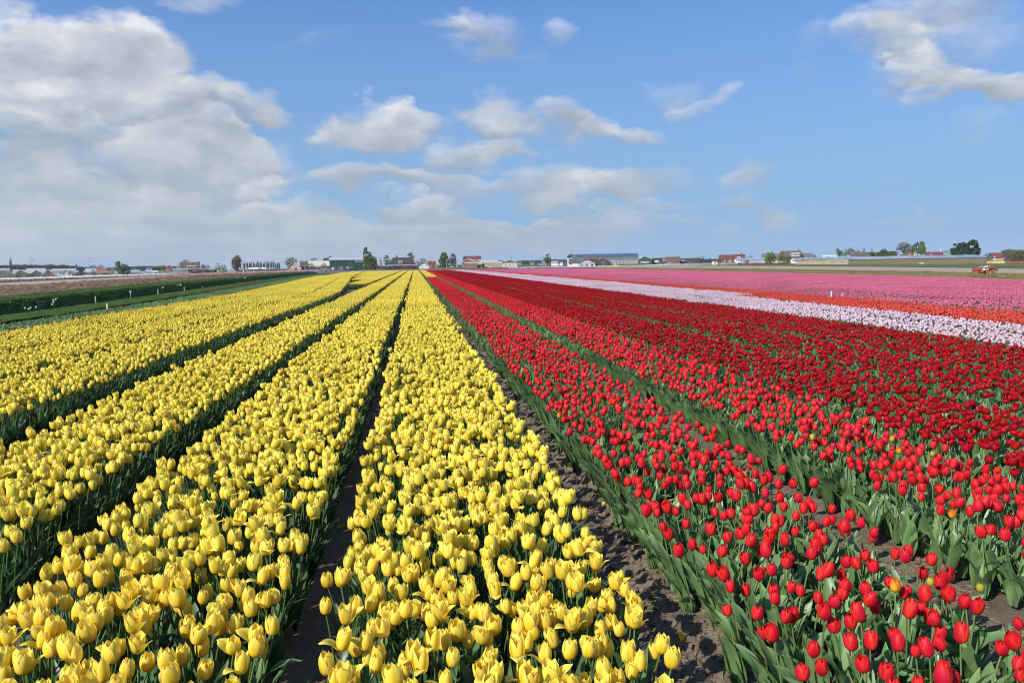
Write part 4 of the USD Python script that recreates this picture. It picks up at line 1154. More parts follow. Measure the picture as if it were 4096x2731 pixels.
# odd ones among the red: flamed tulips and buds, where the photograph has them
ODD = [(3582, 2372, FLAME, .05, 1.0, 'yellow flamed red tulip in front of a dark one'), (3638, 2425, FLAME, .02, .95, 'yellow tulip with red lips beside a plump red one'), (3672, 2262, BUD, 0, .62, 'brownish green tulip bud standing above the bare soil'), (3722, 2334, YBUD, 0, .66, 'yellow and red striped bud left of an open red tulip'),
       (3921, 2342, YBUD, 0, .66, 'olive green tulip bud before the bare soil'), (3772, 2294, BUD, 0, .72, 'dull purple bud behind the open red tulip'), (3470, 2522, BUD, 0, .7, 'narrow maroon bud behind a large red tulip'), (3810, 2052, FLAME, .3, .8, 'yellow tulip half hidden behind red ones'),
       (3250, 1752, YBUD, .05, .9, 'yellow bud among the second red bed, left one'), (3595, 1796, FLAME, .1, .9, 'yellow orange tulip in the second red bed'), (3568, 1762, YBUD, 0, .8, 'slim yellow bud at the back of the second red bed'), (3730, 1826, YBUD, 0, .8, 'greenish yellow bud near the crimson tulips'),
       (2238, 1664, FLAME, .05, .85, 'pale orange tulip at the edge of the first red bed'), (2976, 1916, FLAME, .05, .8, 'yellow flecked tulip in the middle of the first red bed')]
for (px, py, pal, op, sz, lab) in ODD:
    r = ray(px, py); t_ = (.405 - CAMH) / r[2]; x, y = r[0] * t_, r[1] * t_
    root = thing('flamed_tulip' if pal is FLAME else 'tulip_bud', lab, 'tulip', (x, y, float(ground(x, y)) + .02))
    s_, l_, p_ = make_plant('red', int(px), 2, open_=op, pal=pal, size=sz, lean=(0, 0))
    put('stem', *s_, MAT['leaf'], root, True)
    for q in l_:
        put('leaf', *q, MAT['leaf'], root, True)
    bl = UsdGeom.Xform.Define(stage, numbered(str(root.GetPath()), 'bloom'))
    for q in p_:
        put('petal', *q, MAT['petal'], bl, True)

# straw on the open soil
g = np.random.default_rng(12)
inst = UsdGeom.PointInstancer.Define(stage, '/World/straw_litter'); tag(inst, 'dry straw scattered over the soil between the beds', 'straw', None, 'stuff')
UsdGeom.Scope.Define(stage, '/World/straw_litter/shapes')
sp_ = []
for k in range(5):
    L = g.uniform(.03, .10); b = g.normal(0, .004, 3)
    m = MB().tube([(-L / 2, 0, 0), (0, b[0], abs(b[1])), (L / 2, 0, b[2] * .4)], [.0009, .0013, .0008], 3)
    pth = numbered('/World/straw_litter/shapes', 'stalk'); m.build('stalk', MAT['straw'], primpath=pth); sp_.append(pth)
P_, Q_, S_ = [], [], []
for (x0, x1, y0, y1, n) in ((.78, 1.66, 1.9, 9, 7000), (2.5, 3.3, 3.2, 9, 5000), (-.68, -.26, 2, 8, 1200), (.80, 1.6, 9, 16, 2500)):
    X, Y = g.uniform(x0, x1, n), y0 + (y1 - y0) * g.uniform(0, 1, n) ** 1.4
    cl = fbm(np.stack([X * 3, Y * 3, 0 * X], -1), 3, 4)
    for x, y, q in zip(X, Y, cl):
        if q > .47:
            z = float(ground(x, y)) + (float(near_relief(x, y)) if .72 < x < 1.72 else -.03) + .006
            yaw, pit = g.uniform(0, 3.14), g.normal(0, .22)
            qa = Gf.Rotation(Gf.Vec3d(0, 1, 0), math.degrees(pit)) * Gf.Rotation(Gf.Vec3d(0, 0, 1), math.degrees(yaw))
            qq = qa.GetQuat(); im = qq.GetImaginary()
            P_.append((x, y, z)); Q_.append(Gf.Quath(float(qq.GetReal()), float(im[0]), float(im[1]), float(im[2]))); s = g.uniform(.6, 1.3); S_.append((s, s, s))
inst.CreatePrototypesRel().SetTargets([Sdf.Path(p) for p in sp_])
inst.CreateProtoIndicesAttr(Vt.IntArray.FromNumpy(g.integers(0, 5, len(P_)).astype(np.int32)))
inst.CreatePositionsAttr(Vt.Vec3fArray.FromNumpy(np.array(P_, np.float32)))
inst.CreateOrientationsAttr(Vt.QuathArray(Q_)); inst.CreateScalesAttr(Vt.Vec3fArray.FromNumpy(np.array(S_, np.float32)))
fp = UsdGeom.PointInstancer.Define(stage, '/World/fallen_petals'); tag(fp, 'a few fallen yellow petals on the soil of the path', 'petals', None, 'stuff')
UsdGeom.Scope.Define(stage, '/World/fallen_petals/shapes')
v_, f_, c_ = petal(.03, .06, 0, .6, .4, 1.2, 1.0, YEL, 5, 5, g); v_ = (v_ - v_.mean(0)) @ tilt_matrix(0, 1.35).T
put('petal', v_, f_, c_, MAT['plant'], primpath='/World/fallen_petals/shapes/petal', smooth=True)
n = 26; X, Y = np.concatenate([g.uniform(.85, 1.4, 20), g.uniform(-.6, -.4, 6)]), g.uniform(2.2, 8, n)
fp.CreatePrototypesRel().SetTargets([Sdf.Path('/World/fallen_petals/shapes/petal')])
fp.CreateProtoIndicesAttr(Vt.IntArray([0] * n))
fp.CreatePositionsAttr(Vt.Vec3fArray.FromNumpy(np.stack([X, Y, ground(X, Y) + np.where(X > .7, near_relief(X, Y), -.03) + .014], -1).astype(np.float32)))
fp.CreateOrientationsAttr(Vt.QuathArray([Gf.Quath(*map(float, quat(a))) for a in g.uniform(0, 6.28, n)]))
import trimesh
inst = UsdGeom.PointInstancer.Define(stage, '/World/soil_crumbs'); tag(inst, 'crumbs and small clods of earth lying on the path', 'soil crumbs', None, 'stuff')
UsdGeom.Scope.Define(stage, '/World/soil_crumbs/shapes')
cp_ = []
for k in range(5):
    q = trimesh.convex.convex_hull(g.normal(0, 1, (11, 3)) * [.012, .011, .008])
    pth = numbered('/World/soil_crumbs/shapes', 'crumb'); put('crumb', np.array(q.vertices), np.array(q.faces), None, MAT['soil'], primpath=pth); cp_.append(pth)
n = 5200
X, Y = g.uniform(.76, 1.68, n), 1.9 + 8 * g.uniform(0, 1, n) ** 1.5
s_ = g.lognormal(-.35, .55, n).clip(.25, 2.4)
inst.CreatePrototypesRel().SetTargets([Sdf.Path(p) for p in cp_])
inst.CreateProtoIndicesAttr(Vt.IntArray.FromNumpy(g.integers(0, 5, n).astype(np.int32)))
inst.CreatePositionsAttr(Vt.Vec3fArray.FromNumpy(np.stack([X, Y, ground(X, Y) + near_relief(X, Y) + .002], -1).astype(np.float32)))
inst.CreateScalesAttr(Vt.Vec3fArray.FromNumpy(np.stack([s_, s_, s_ * .8], -1).astype(np.float32)))
inst.CreateOrientationsAttr(Vt.QuathArray([Gf.Quath(*map(float, quat(a))) for a in g.uniform(0, 6.28, n)]))
plank = thing('wooden_plank', 'short weathered board lying on the soil beside the middle bed', 'board', (1.02, 3.42, float(ground(1.02, 3.42)) + .03), -.5)
MB().box(-.04, .04, -.12, .12, 0, .018).build('board', MAT['dark_grey'], plank)

# markers and stakes
def stake(label, px, py, h, r, mat, lean=0.0, z=None, d=None, name='wooden_stake', cat='stake', group=None):
    x, y = stake_at(px, py, d)
    t = thing(name, label, cat, (x, y, z if z is not None else float(ground(x, y))), 0.0, group)
    MB().box(-r, r, -r * .6, r * .6, -.3, h).build('post', MAT[mat], t) if lean == 0 else MB().tube([(0, 0, -.3), (lean, 0, h)], r, 5).build('post', MAT[mat], t)
    MB().add([(-r + lean, -r * .6, h), (r + lean, -r * .6, h), (r + lean, r * .6, h), (-r + lean, r * .6, h), (lean, 0, h + r)], [(0, 1, 4), (1, 2, 4), (2, 3, 4), (3, 0, 4)]).build('tip', MAT[mat], t)


def stake_at(px, py, d):
    r = ray(px, py); h = math.hypot(r[0], r[1])
    return r[0] / h * d, r[1] / h * d


stake('white marker post at the foot of the near grass bank', 429, 1240, .40, .03, 'white', 0, None, 42.5, 'marker_post', 'post')
stake('white marker post between the pale lilac and orange rows', 3324, 1215, .64, .025, 'white', 0, None, 34.0, 'marker_post', 'post')
stake('short white marker behind the pale lilac row', 3367, 1208, .49, .02, 'white', 0, None, 36.0, 'marker_post', 'post')
for k, (x, y, yt, d, lean, lab) in enumerate([(565, 935, 842, 52, -.25, 'leaning grey stake nearest to us by the ditch'), (1287, 855, 770, 57, 0, 'grey stake by the ditch left of the white marker post'), (1758, 800, 716, 62, .02, 'third stake along the ditch'), (2125, 735, 670, 70, 0, 'fourth stake along the ditch'),
                                              (2480, 710, 640, 76, 0, 'fifth stake along the ditch where the water shows'), (2725, 680, 632, 86, 0, 'sixth stake along the ditch'), (2925, 640, 612, 95, 0, 'seventh stake along the ditch'), (3070, 625, 592, 103, 0, 'eighth stake along the ditch'),
                                              (3222, 600, 568, 112, 0, 'ninth stake along the ditch'), (3372, 585, 555, 124, 0, 'tenth stake along the ditch'), (3457, 570, 538, 136, 0, 'eleventh stake along the ditch'), (3556, 550, 532, 150, 0, 'farthest stake along the ditch')]):
    px, py = x / 3.36, 960 + y / 3.36
    xx, yy = stake_at(px, py, d); r = ray(px, py); z = CAMH + d * r[2] / math.hypot(r[0], r[1])
    h = (y - yt) / 3.36 * d / F
    stake(lab, px, py, h, .032, 'pale_wood', lean, z, d, group=None)


# white narcissi on the banks
def narcissus(px, py, d, lab, n=3, s=1.0):
    r = ray(px, py); hh = math.hypot(r[0], r[1]); z = CAMH + d * r[2] / hh
    g = np.random.default_rng(int(px * 3 + py))
    t = thing('narcissus', lab, 'narcissus', (r[0] / hh * d, r[1] / hh * d, z - .18))
    st = MB(); fl = MB()
    for i in range(n):
        x, y, h = g.normal(0, .13 * s), g.normal(0, .1), g.uniform(.14, .28)
        st.tube([(x * .6, y, -.25), (x, y, h)], [.006, .005], 4)
        for k in range(6):
            a = k * math.pi / 3
            v = [(x, y - .012, h), (x + .04 * math.cos(a - .45), y - .02, h + .04 * math.sin(a - .45)), (x + .055 * math.cos(a), y - .005, h + .055 * math.sin(a)), (x + .04 * math.cos(a + .45), y - .02, h + .04 * math.sin(a + .45))]
            fl.add(v, [(0, 1, 2), (0, 2, 3)])
    st.build('stem', MAT['turf'], t); fl.build('bloom', MAT['white'], t)


for px, py, d, n, lab in [(110, 1236, 49, 3, 'large white narcissus clump at the lower left of the ditch bank'), (128, 1230, 50, 2, 'white narcissus just right of the large clump'), (207, 1203, 52, 3, 'white narcissus clump high in the dark bank grass'), (220, 1214, 51, 2, 'two white narcissi under the clump in the bank grass'),
                          (357, 1163, 66, 3, 'white narcissus clump on the edge of the ploughed earth'), (522, 1168, 60, 2, 'white narcissi beside the third stake'), (633, 1150, 68, 2, 'white narcissus on top of the bank, left'), (640, 1136, 90, 4, 'row of white narcissi along the bank top'),
                          (720, 1141, 82, 4, 'white narcissus clump by the fifth stake'), (680, 1137, 92, 3, 'small white narcissus clump on the bank crest'), (950, 1110, 120, 3, 'distant white narcissi on the bank crest'), (977, 1111, 118, 5, 'wide distant white narcissus clump on the bank crest'), (213, 1257, 43, 1, 'single white narcissus on the near bank')]:
    narcissus(px, py, d, lab, n)

# ------------------------------------------------------------------ skyline, left to right
# church, pylons, woods
def church(label, crop, x, wpx, yb, ys, yt, d, wall, spire):
    sp = Spot(crop, x, yb, d); t = thing('church', label, 'church', sp.loc, -sp.az)
    w = (sp.X(x + wpx / 2) - sp.X(x - wpx / 2)) / 2; zs, zt = sp.Z(ys), sp.Z(yt)
    MB().box(-w, w, 0, 2 * w, -8, zs).box(-w * 1.06, w * 1.06, -w * .06, 2.06 * w, zs - .6, zs).build('tower', MAT[wall], t)
    MB().add([(-w * .95, w * .05, zs), (w * .95, w * .05, zs), (w * .95, 1.95 * w, zs), (-w * .95, 1.95 * w, zs), (0, w, zt)], [(0, 1, 4), (1, 2, 4), (2, 3, 4), (3, 0, 4)]).build('spire', MAT[spire], t)
    for q in (-.4, .4):
        MB().box(q * w - w * .14, q * w + w * .14, -.25, .1, zs * .55, zs * .85).build('louvre', MAT['dark_grey'], t)
    MB().box(-.12, .12, w - .1, w + .1, zt, zt + 1.6).box(-.5, .5, w - .1, w + .1, zt + .8, zt + 1.0).build('cross', MAT['dark_grey'], t)


church('brick church tower with tall slate spire at far left', 'A', 148, 42, 372, 310, 222, 1500, 'brick', 'slate')
church('thin distant church spire behind the green gabled barn', 'D', 1748, 13, 345, 300, 250, 2200, 'stone', 'slate')
T1 = lattice('pylon', 'steel power pylon right of the church spire', 'A', 437, 375, 234, [(274, 52, 56), (325, 52, 56)], 1450, 44, 'power pylons on the skyline')
T2 = lattice('pylon', 'steel power pylon above the striped shed roof', 'A', 1212, 380, 226, [(244, 44, 42), (291, 44, 50)], 1450, 40, 'power pylons on the skyline')
T3 = lattice('pylon', 'steel power pylon left of the brown birch', 'B', 993, 352, 200, [(238, 72, 74), (277, 76, 76)], 1350, 42, 'power pylons on the skyline')
lattice('pylon', 'small far pylon above the poplar row', 'B', 1422, 330, 252, [(264, 36, 42), (284, 30, 30)], 2600, 20, 'power pylons on the skyline')
lattice('pylon', 'smallest pylon over the right half of the poplars', 'B', 1571, 330, 264, [(276, 36, 36)], 3000, 18, 'power pylons on the skyline')
lattice('pylon', 'faint pylon hidden behind the brown birch', 'B', 1262, 335, 232, [(245, 30, 34), (278, 30, 34)], 2200, 22, 'power pylons on the skyline')


def cable(a, b, sag, label):
    s = np.linspace(0, 1, 14)[:, None]; p = a + (b - a) * s; p[:, 2] -= (4 * sag * s * (1 - s))[:, 0]
    tag(MB().tube(p, .06, 3).build('power_line', MAT['dark_grey']), label, 'cable', None)


for i, nm in ((0, 'upper'), (1, 'lower')):
    cable(T1[i][1], T2[i][0], 9, f'{nm} power line strung between the two left pylons')
    cable(T2[i][1], T3[i][0], 12, f'{nm} power line strung from the second pylon to the third')
pole('radio_mast', 'thin mast standing behind the far woods at left', 'mast', 'A', 541, 372, 288, 1200, .45, 'steel')
pole('radio_mast', 'very thin mast beyond the glasshouses', 'mast', 'A', 1925, 372, 300, 1500, .3, 'steel')
pole('factory_chimney', 'slim dark chimney stack behind the dark roofed house', 'chimney', 'A', 1028, 400, 338, 800, 1.0, 'dark_grey')


def woods(name, label, crop, pts, d, leafc, depth=40, dens=1.0):
    """A far belt of trees that reads as one mass; pts: (x, top, foot)."""
    g = np.random.default_rng(int(pts[0][0] + d))
    V, C = [], []
    lo, hi = (np.array(c) for c in LEAFC[leafc])
    for (xa, ta, ba), (xb, tb, bb) in zip(pts[:-1], pts[1:]):
        n = int(26 * dens * abs(xb - xa) / 3.4 * 4 * 600 / d + 10)
        for _ in range(n):
            f = g.uniform(); x = xa + (xb - xa) * f
            sp = Spot(crop, x, ba + (bb - ba) * f, d + g.uniform(0, depth))
            top = sp.Z(ta + (tb - ta) * f) * (.82 + .26 * noise(np.array([[x * .09, 3.3, d]]), 2)[0])
            V.append((sp.loc[0], sp.loc[1], sp.z + top * g.uniform(0, 1) ** .6)); C.append(lo + (hi - lo) * np.clip(g.uniform(-.1, 1), 0, 1))
    v, f, c = leaf_cards(g, np.array(V), 1.3 * d / 900, np.array(C))
    tag(put(name, v, f, c, MAT['foliage']), label, 'woods', None, 'stuff')


woods('far_woods', 'low belt of far woods behind the village at left', 'A', [(-60, 352, 385), (120, 350, 385), (300, 342, 388), (430, 345, 390), (560, 352, 390), (690, 338, 390), (760, 350, 392), (850, 342, 395), (960, 360, 398), (1080, 366, 400), (1180, 378, 400), (1480, 380, 405), (1900, 362, 405), (2352, 360, 410)], 1150, 'olive', 60)
woods('far_tree_belt', 'far tree belt and roofs behind the long hedge at centre', 'D', [(1830, 338, 372), (2000, 332, 372), (2200, 328, 372), (2352, 330, 375)], 1500, 'bluegreen', 80)
woods('low_woods', 'low hazy woods far behind the houses at right of centre', 'F', [(-200, 316, 352), (350, 312, 350), (900, 312, 350), (1400, 296, 346), (1900, 296, 344), (2352, 292, 342)], 1400, 'bluegreen', 80)
woods('distant_trees', 'distant trees behind the houses at centre right', 'E', [(-10, 318, 352), (280, 320, 352)], 1500, 'bluegreen', 80)
woods('garden_trees', 'tangled bare trees around the houses right of the green barn', 'E', [(1600, 292, 355), (1810, 290, 355), (2030, 300, 358), (2352, 292, 360)], 640, 'grey', 30)
woods('back_trees', 'bare hazy trees behind the glasshouse roof', 'G', [(1240, 285, 345), (1560, 285, 345), (1900, 265, 345)], 600, 'olive', 30, .8)
woods('orchard', 'bare brown trees at the far right edge', 'H', [(1940, 300, 470), (2100, 285, 480), (2352, 310, 490)], 520, 'grey', 20, .8)

# --- village at the left
sp, t = building('bulb_shed', 'olive walled bulb shed with cream sheet roof at far left', 'shed', 'A', -70, 215, 492, 462, 404, 640, 40, 'front', 'olive_wall', 'cream_sheet', apex=40, over=.2)
building('bulb_shed', 'second olive bulb shed with cream roof, behind a round bush', 'shed', 'A', 205, 410, 490, 455, 400, 645, 40, 'front', 'olive_wall', 'cream_sheet', apex=272, over=.2)
building('bulb_shed', 'third olive bulb shed beside the timber gabled house', 'shed', 'A', 408, 600, 488, 455, 402, 650, 40, 'front', 'olive_wall', 'cream_sheet', apex=490, over=.2)
building('warehouse', 'pale corrugated roof rising behind the third bulb shed', 'warehouse', 'A', 360, 620, 470, 445, 378, 720, 30, 'side', 'light_grey', 'corrugated', over=.1)
building('warehouse', 'low white roof at the left edge under the church', 'warehouse', 'A', -80, 135, 440, 402, 380, 900, 30, 'side', 'light_grey', 'corrugated', over=.1)
building('warehouse', 'long pale roof behind the white van and houses', 'warehouse', 'A', 700, 1025, 450, 414, 384, 760, 30, 'side', 'light_grey', 'corrugated', over=.1)
building('warehouse', 'white and brown striped roof left of the brick house', 'warehouse', 'A', 1150, 1335, 470, 430, 380, 700, 30, 'side', 'pale_brick', 'corrugated', over=.1)
building('house', 'timber gabled house with white bargeboards and tall brick chimney', 'house', 'A', 568, 736, 488, 462, 388, 610, 11, 'front', 'brick', 'dark_tile', apex=650, trim='white', over=.5,
         wins=[(592, 632, 424, 444, 2), (612, 640, 462, 484, 1), (668, 690, 462, 482, 1)], chimneys=[(651, 380, 18, 'brick')])
building('house', 'white gabled house with black roof beside the white van', 'house', 'A', 832, 985, 476, 444, 396, 620, 14, 'front', 'white', 'dark_tile', apex=882, trim='light_grey', over=.3, wins=[(868, 890, 424, 438, 1), (852, 872, 452, 468, 1), (905, 935, 452, 470, 2)])
building('garage', 'dark timber annex right of the white gabled house', 'garage', 'A', 972, 1035, 482, 428, 418, 616, 8, 'flat', 'dark_grey', 'white', wins=[(985, 1010, 436, 452, 2)])
building('house', 'dark gabled house with steep black roof', 'house', 'A', 1030, 1178, 480, 458, 388, 620, 14, 'front', 'brown_wall', 'dark_tile', apex=1082, over=.4, wins=[(1058, 1082, 420, 440, 2), (1048, 1075, 452, 474, 2)])
building('house', 'brick house with orange roof and round glass bay', 'house', 'A', 1308, 1480, 482, 428, 370, 600, 11, 'side', 'brick', 'orange_tile', over=.4, wins=[(1330, 1362, 438, 468, 2, 'white')], doors=[(1400, 1418, 438, 474, 'brown_wall')],
         dormers=[(1392, 1452, 378, 412, 4)], trim='white')
building('house', 'brick gable end of the orange roofed house next to the big tree', 'house', 'A', 1478, 1568, 478, 442, 372, 596, 12, 'front', 'pale_brick', 'orange_tile', apex=1516, trim='white', over=.4, wins=[(1502, 1522, 432, 452, 1)])
building('white_shed', 'small shed with white roof and blue gable right of the big tree', 'shed', 'A', 1760, 1845, 412, 396, 366, 720, 10, 'front', 'blue_grey', 'corrugated', apex=1800)
for k, (x0, x1, ye, yr, yb, nm) in enumerate([(1722, 1888, 440, 404, 466, 'long glass greenhouse behind the dark hedge'), (1886, 1962, 446, 420, 464, 'low glass greenhouse with dark roof'), (1956, 2046, 446, 396, 462, 'pale greenhouse under the white flat building')]):
    building('greenhouse', nm, 'greenhouse', 'A', x0, x1, yb, ye, yr, 640 - k * 8, 14, 'side', 'whitewashed_glass', 'whitewashed_glass', over=.05, wins=[(x0 + (x1 - x0) * (i + .15) / 3, x0 + (x1 - x0) * (i + .85) / 3, ye + 2, yb - 8, 2, 'light_grey') for i in range(3)])
building('white_building', 'flat white building behind the greenhouses', 'building', 'A', 1968, 2046, 412, 382, 376, 760, 10, 'flat', 'light_grey', 'white', wins=[(1980, 2035, 386, 398, 3)])
building('white_shed', 'white shed left of the green gate', 'shed', 'A', 2050, 2125, 452, 424, 412, 610, 8, 'side', 'light_grey', 'white', wins=[(2065, 2085, 430, 444, 1)])
car('white_van', 'white delivery van parked on the road before the white house', 'A', 770, 884, 489, 450, 585, 'white', 'van')
car('parked_car', 'dark car beside the timber gabled house', 'A', 612, 690, 491, 472, 590, 'dark_grey')
car('parked_car', 'white car in front of the dark gabled house', 'A', 1130, 1192, 484, 462, 585, 'white')
car('parked_car', 'grey car between the dark house and the van', 'A', 1086, 1140, 484, 468, 588, 'grey')
car('parked_car', 'white car near the round glass bay', 'A', 1345, 1392, 479, 466, 580, 'white')
tree('bush', 'round yellow green bush before the left bulb sheds', 'A', 195, 320, 496, 404, 610, 'bush', 'olive', cat='bush')
tree('bush', 'dark green bush between the second and third bulb sheds', 'A', 420, 510, 494, 422, 612, 'bush', 'green', cat='bush')
tree('bush', 'dark shrub at the foot of the second bulb shed', 'A', 345, 420, 494, 450, 612, 'bush', 'dark', cat='bush')
tree('blossom_tree', 'pale pink blossom tree left of the white van', 'A', 730, 800, 486, 408, 600, 'loose', 'blossom')
tree('garden_tree', 'small green tree in front of the white gabled house', 'A', 915, 978, 482, 416, 600, 'round', 'olive')
tree('garden_tree', 'green tree left of the orange roofed house', 'A', 1220, 1305, 484, 388, 590, 'tall', 'dark')
tree('far_tree', 'round brown tree above the striped roof', 'A', 1200, 1312, 400, 332, 900, 'round', 'grey')
tree('far_tree', 'brown tree behind the orange roof', 'A', 1322, 1405, 400, 328, 880, 'round', 'brown')
tree('wind_bent_tree', 'big wind bent green tree beside the brick gable', 'A', 1548, 1765, 478, 284, 560, 'wind', 'green', n=1300)
tree('garden_tree', 'yellow green tree behind the greenhouses', 'A', 1850, 1960, 440, 372, 700, 'round', 'olive')
tree('garden_tree', 'dark green domed tree left of the pink cherry', 'A', 2108, 2250, 430, 332, 620, 'bush', 'green')
tree('garden_tree', 'light green shrub under the domed tree', 'A', 2150, 2245, 440, 388, 600, 'bush', 'fresh', cat='bush')
tree('cherry_tree', 'deep pink cherry tree left of the flat grey house', 'A', 2222, 2332, 446, 340, 570, 'loose', 'pink', n=700, card=.55)
tree('conifer', 'small spiky conifer behind the greenhouses', 'A', 1940, 1976, 400, 350, 800, 'cone', 'bluegreen')
hedge('roadside_hedge', 'long low dark hedge along the village road at left', 'A', -60, 770, 503, 488, 575, 'dark', yb1=497, yt1=484)
hedge('roadside_hedge', 'low dark hedge right of the white van', 'A', 884, 1560, 492, 478, 572, 'dark', yb1=484, yt1=470)
hedge('roadside_hedge', 'trimmed hedge before the greenhouses', 'A', 1580, 2120, 478, 452, 570, 'dark', yb1=462, yt1=448)


def gate(label, crop, x0, x1, yb, yt, d):
    sp = Spot(crop, (x0 + x1) / 2, yb, d); t = thing('garden_gate', label, 'gate', sp.loc, -sp.az)
    a, b, h = sp.X(x0), sp.X(x1), sp.Z(yt); w = (b - a) * .2
    for q in (a, b - w):
        MB().box(q, q + w, 0, w, -.5, h).box(q - .05, q + w + .05, -.05, w + .05, h, h + .12).build('pillar', MAT['stone'], t)
    n = 6
    for i in range(n):
        u = a + w + (b - a - 2 * w) * i / n
        MB().box(u + .02, u + (b - a - 2 * w) / n - .02, .1, .16, .05, h * .94).build('board', MAT['sage'], t)


def fence(label, crop, x0, x1, yb, yt, d, n, mat, name='fence', rails=2, board=False):
    sp = Spot(crop, (x0 + x1) / 2, yb, d); t = thing(name, label, 'fence', sp.loc, -sp.az)
    a, b, h = sp.X(x0), sp.X(x1), sp.Z(yt)
    for i in range(n + 1):
        u = a + (b - a) * i / n; MB().box(u - .07, u + .07, 0, .14, -.6, h * 1.03).build('post', MAT[mat], t)
    if board:
        for i in range(n):
            u0, u1 = a + (b - a) * i / n + .075, a + (b - a) * (i + 1) / n - .075
            MB().box(u0, u1, .03, .08, .03, h).build('panel', MAT[mat], t)
    else:
        for i in range(rails):
            z = h * (i + .7) / rails; MB().box(a + .07, b - .07, .04, .10, z - .06, z + .06).build('rail', MAT[mat], t)


gate('green wooden gate between two stone pillars', 'A', 2124, 2184, 462, 416, 560)
fence('grey fence between the green gate and the flat grey house', 'A', 2186, 2345, 462, 432, 562, 8, 'grey', rails=3)
fence('low pale wall along the road right of the hedge', 'A', 1985, 2124, 464, 456, 552, 6, 'light_grey', 'road_barrier', board=True)
fence('grey garden wall below the flat grey house', 'B', 240, 545, 456, 440, 548, 9, 'stone', 'garden_wall', board=True)

# --- flat grey house, brown roofed house, birch, poplars
building('flat_house', 'flat grey house with a white roof edge and white window', 'house', 'B', 305, 512, 446, 391, 382, 555, 10, 'flat', 'grey', 'white', wins=[(426, 446, 402, 432, 1), (448, 472, 402, 432, 1)], yaw=0)
building('house', 'tall house with brown tiled roof and dark dormer behind the flat grey house', 'house', 'B', 408, 676, 440, 378, 298, 580, 12, 'side', 'brown_wall', 'brown_tile', over=.3, chimneys=[(666, 292, 16, 'dark_grey')], skyl=[(444, 466, 354, 364)], dormers=[(508, 640, 345, 384, 4)], trim='white')
building('brick_annex', 'low brick annex with orange roof edge', 'annex', 'B', 552, 735, 444, 402, 390, 560, 8, 'flat', 'brick', 'orange_tile', wins=[(590, 620, 410, 432, 2)], doors=[(655, 672, 406, 440, 'dark_grey')])
fence('dark green board fence before the brick annex', 'B', 548, 720, 455, 416, 545, 8, 'dark_green', 'board_fence', board=True)
hedge('garden_hedge', 'dark green garden hedge right of the brick annex', 'B', 715, 900, 444, 384, 560, 'dark')
tree('cherry_tree', 'pink cherry tree behind the brown roofed house', 'B', 672, 752, 420, 330, 610, 'loose', 'pink', card=.55)
tree('garden_tree', 'round green tree behind the brown tiled roof', 'B', 424, 534, 330, 262, 640, 'round', 'green')
tree('garden_tree', 'small dark green tree left of the brown roof', 'B', 342, 405, 400, 336, 620, 'round', 'green')
tree('far_tree', 'brown bare tree right of the pink cherry', 'B', 715, 822, 410, 330, 700, 'loose', 'grey')
tree('garden_tree', 'yellow green pointed tree left of the pylon', 'B', 866, 966, 428, 304, 600, 'tall', 'fresh')
tree('garden_tree', 'olive tree in front of the third pylon', 'B', 936, 1044, 428, 322, 610, 'tall', 'olive')
tree('birch_tree', 'tall rounded brown birch standing above the poplars', 'B', 1080, 1258, 422, 196, 600, 'column', 'brown', n=1500, bare=True, card=.75)
tree('bush', 'dark round bush right of the birch trunk', 'B', 1212, 1296, 420, 348, 590, 'bush', 'olive', cat='bush')
building('greenhouse_tunnel', 'small white plastic tunnel below the birch', 'greenhouse', 'B', 1044, 1152, 428, 412, 384, 580, 8, 'front', 'light_grey', 'white', over=.02)
building('white_building', 'long low white building in front of the poplars', 'building', 'B', 1340, 1552, 428, 388, 370, 590, 10, 'side', 'grey', 'white', wins=[(1360, 1400, 396, 416, 3), (1490, 1530, 396, 414, 3)])
tree('bush', 'olive bush in front of the long white building', 'B', 1448, 1512, 428, 362, 575, 'bush', 'olive', cat='bush')
hedge('garden_hedge', 'low dark hedge under the poplars', 'B', 1180, 1820, 430, 398, 585, 'dark', yb1=424)
gp = np.random.default_rng(55)
firsts = []
for i in range(27):
    x = 1262 + i * 18.6 + gp.uniform(-4, 4)
    top = 292 - 8 * math.sin(i / 27 * 3.1) + gp.uniform(-8, 8) + (10 if i > 22 else 0)
    lab = f'{ordinal(i + 1)} slim bare poplar from the left in the row behind the white building'
    if i % 6 == 0:
        sp, t = tree('poplar_tree', lab, 'B', x - 9, x + 9, 392, top, 720, 'column', 'grey', n=420, group='row of bare poplars', bare=True, card=.42)
        firsts.append(t.GetPath())
    else:
        sp = Spot('B', x, 392, 720 + gp.uniform(-6, 6))
        root = UsdGeom.Xform.Define(stage, numbered('/World', 'poplar_tree'))
        root.AddTranslateOp().Set(Gf.Vec3d(*map(float, sp.loc))); root.AddRotateZOp().Set(float(gp.uniform(0, 360))); s = float(gp.uniform(.9, 1.1)); root.AddScaleOp().Set(Gf.Vec3f(1, 1, s))
        tag(root, lab, 'tree', 'row of bare poplars')
        root.GetPrim().GetReferences().AddInternalReference(firsts[int(gp.integers(len(firsts)))]); root.GetPrim().SetInstanceable(True)


def goal_frame(label, crop, x0, x1, yb, yt, d):
    sp = Spot(crop, (x0 + x1) / 2, yb, d); t = thing('frame', label, 'frame', sp.loc, -sp.az)
    a, b, h = sp.X(x0), sp.X(x1), sp.Z(yt)
    for u in (a, b):
        MB().box(u - .09, u + .09, -.09, .09, -.4, h).build('post', MAT['white'], t)
    MB().box(a - .09, b + .09, -.09, .09, h, h + .18).build('crossbar', MAT['white'], t)
    MB().bar((a, 0, h * .5), (b, 1.2, .05), .06).build('brace', MAT['white'], t)


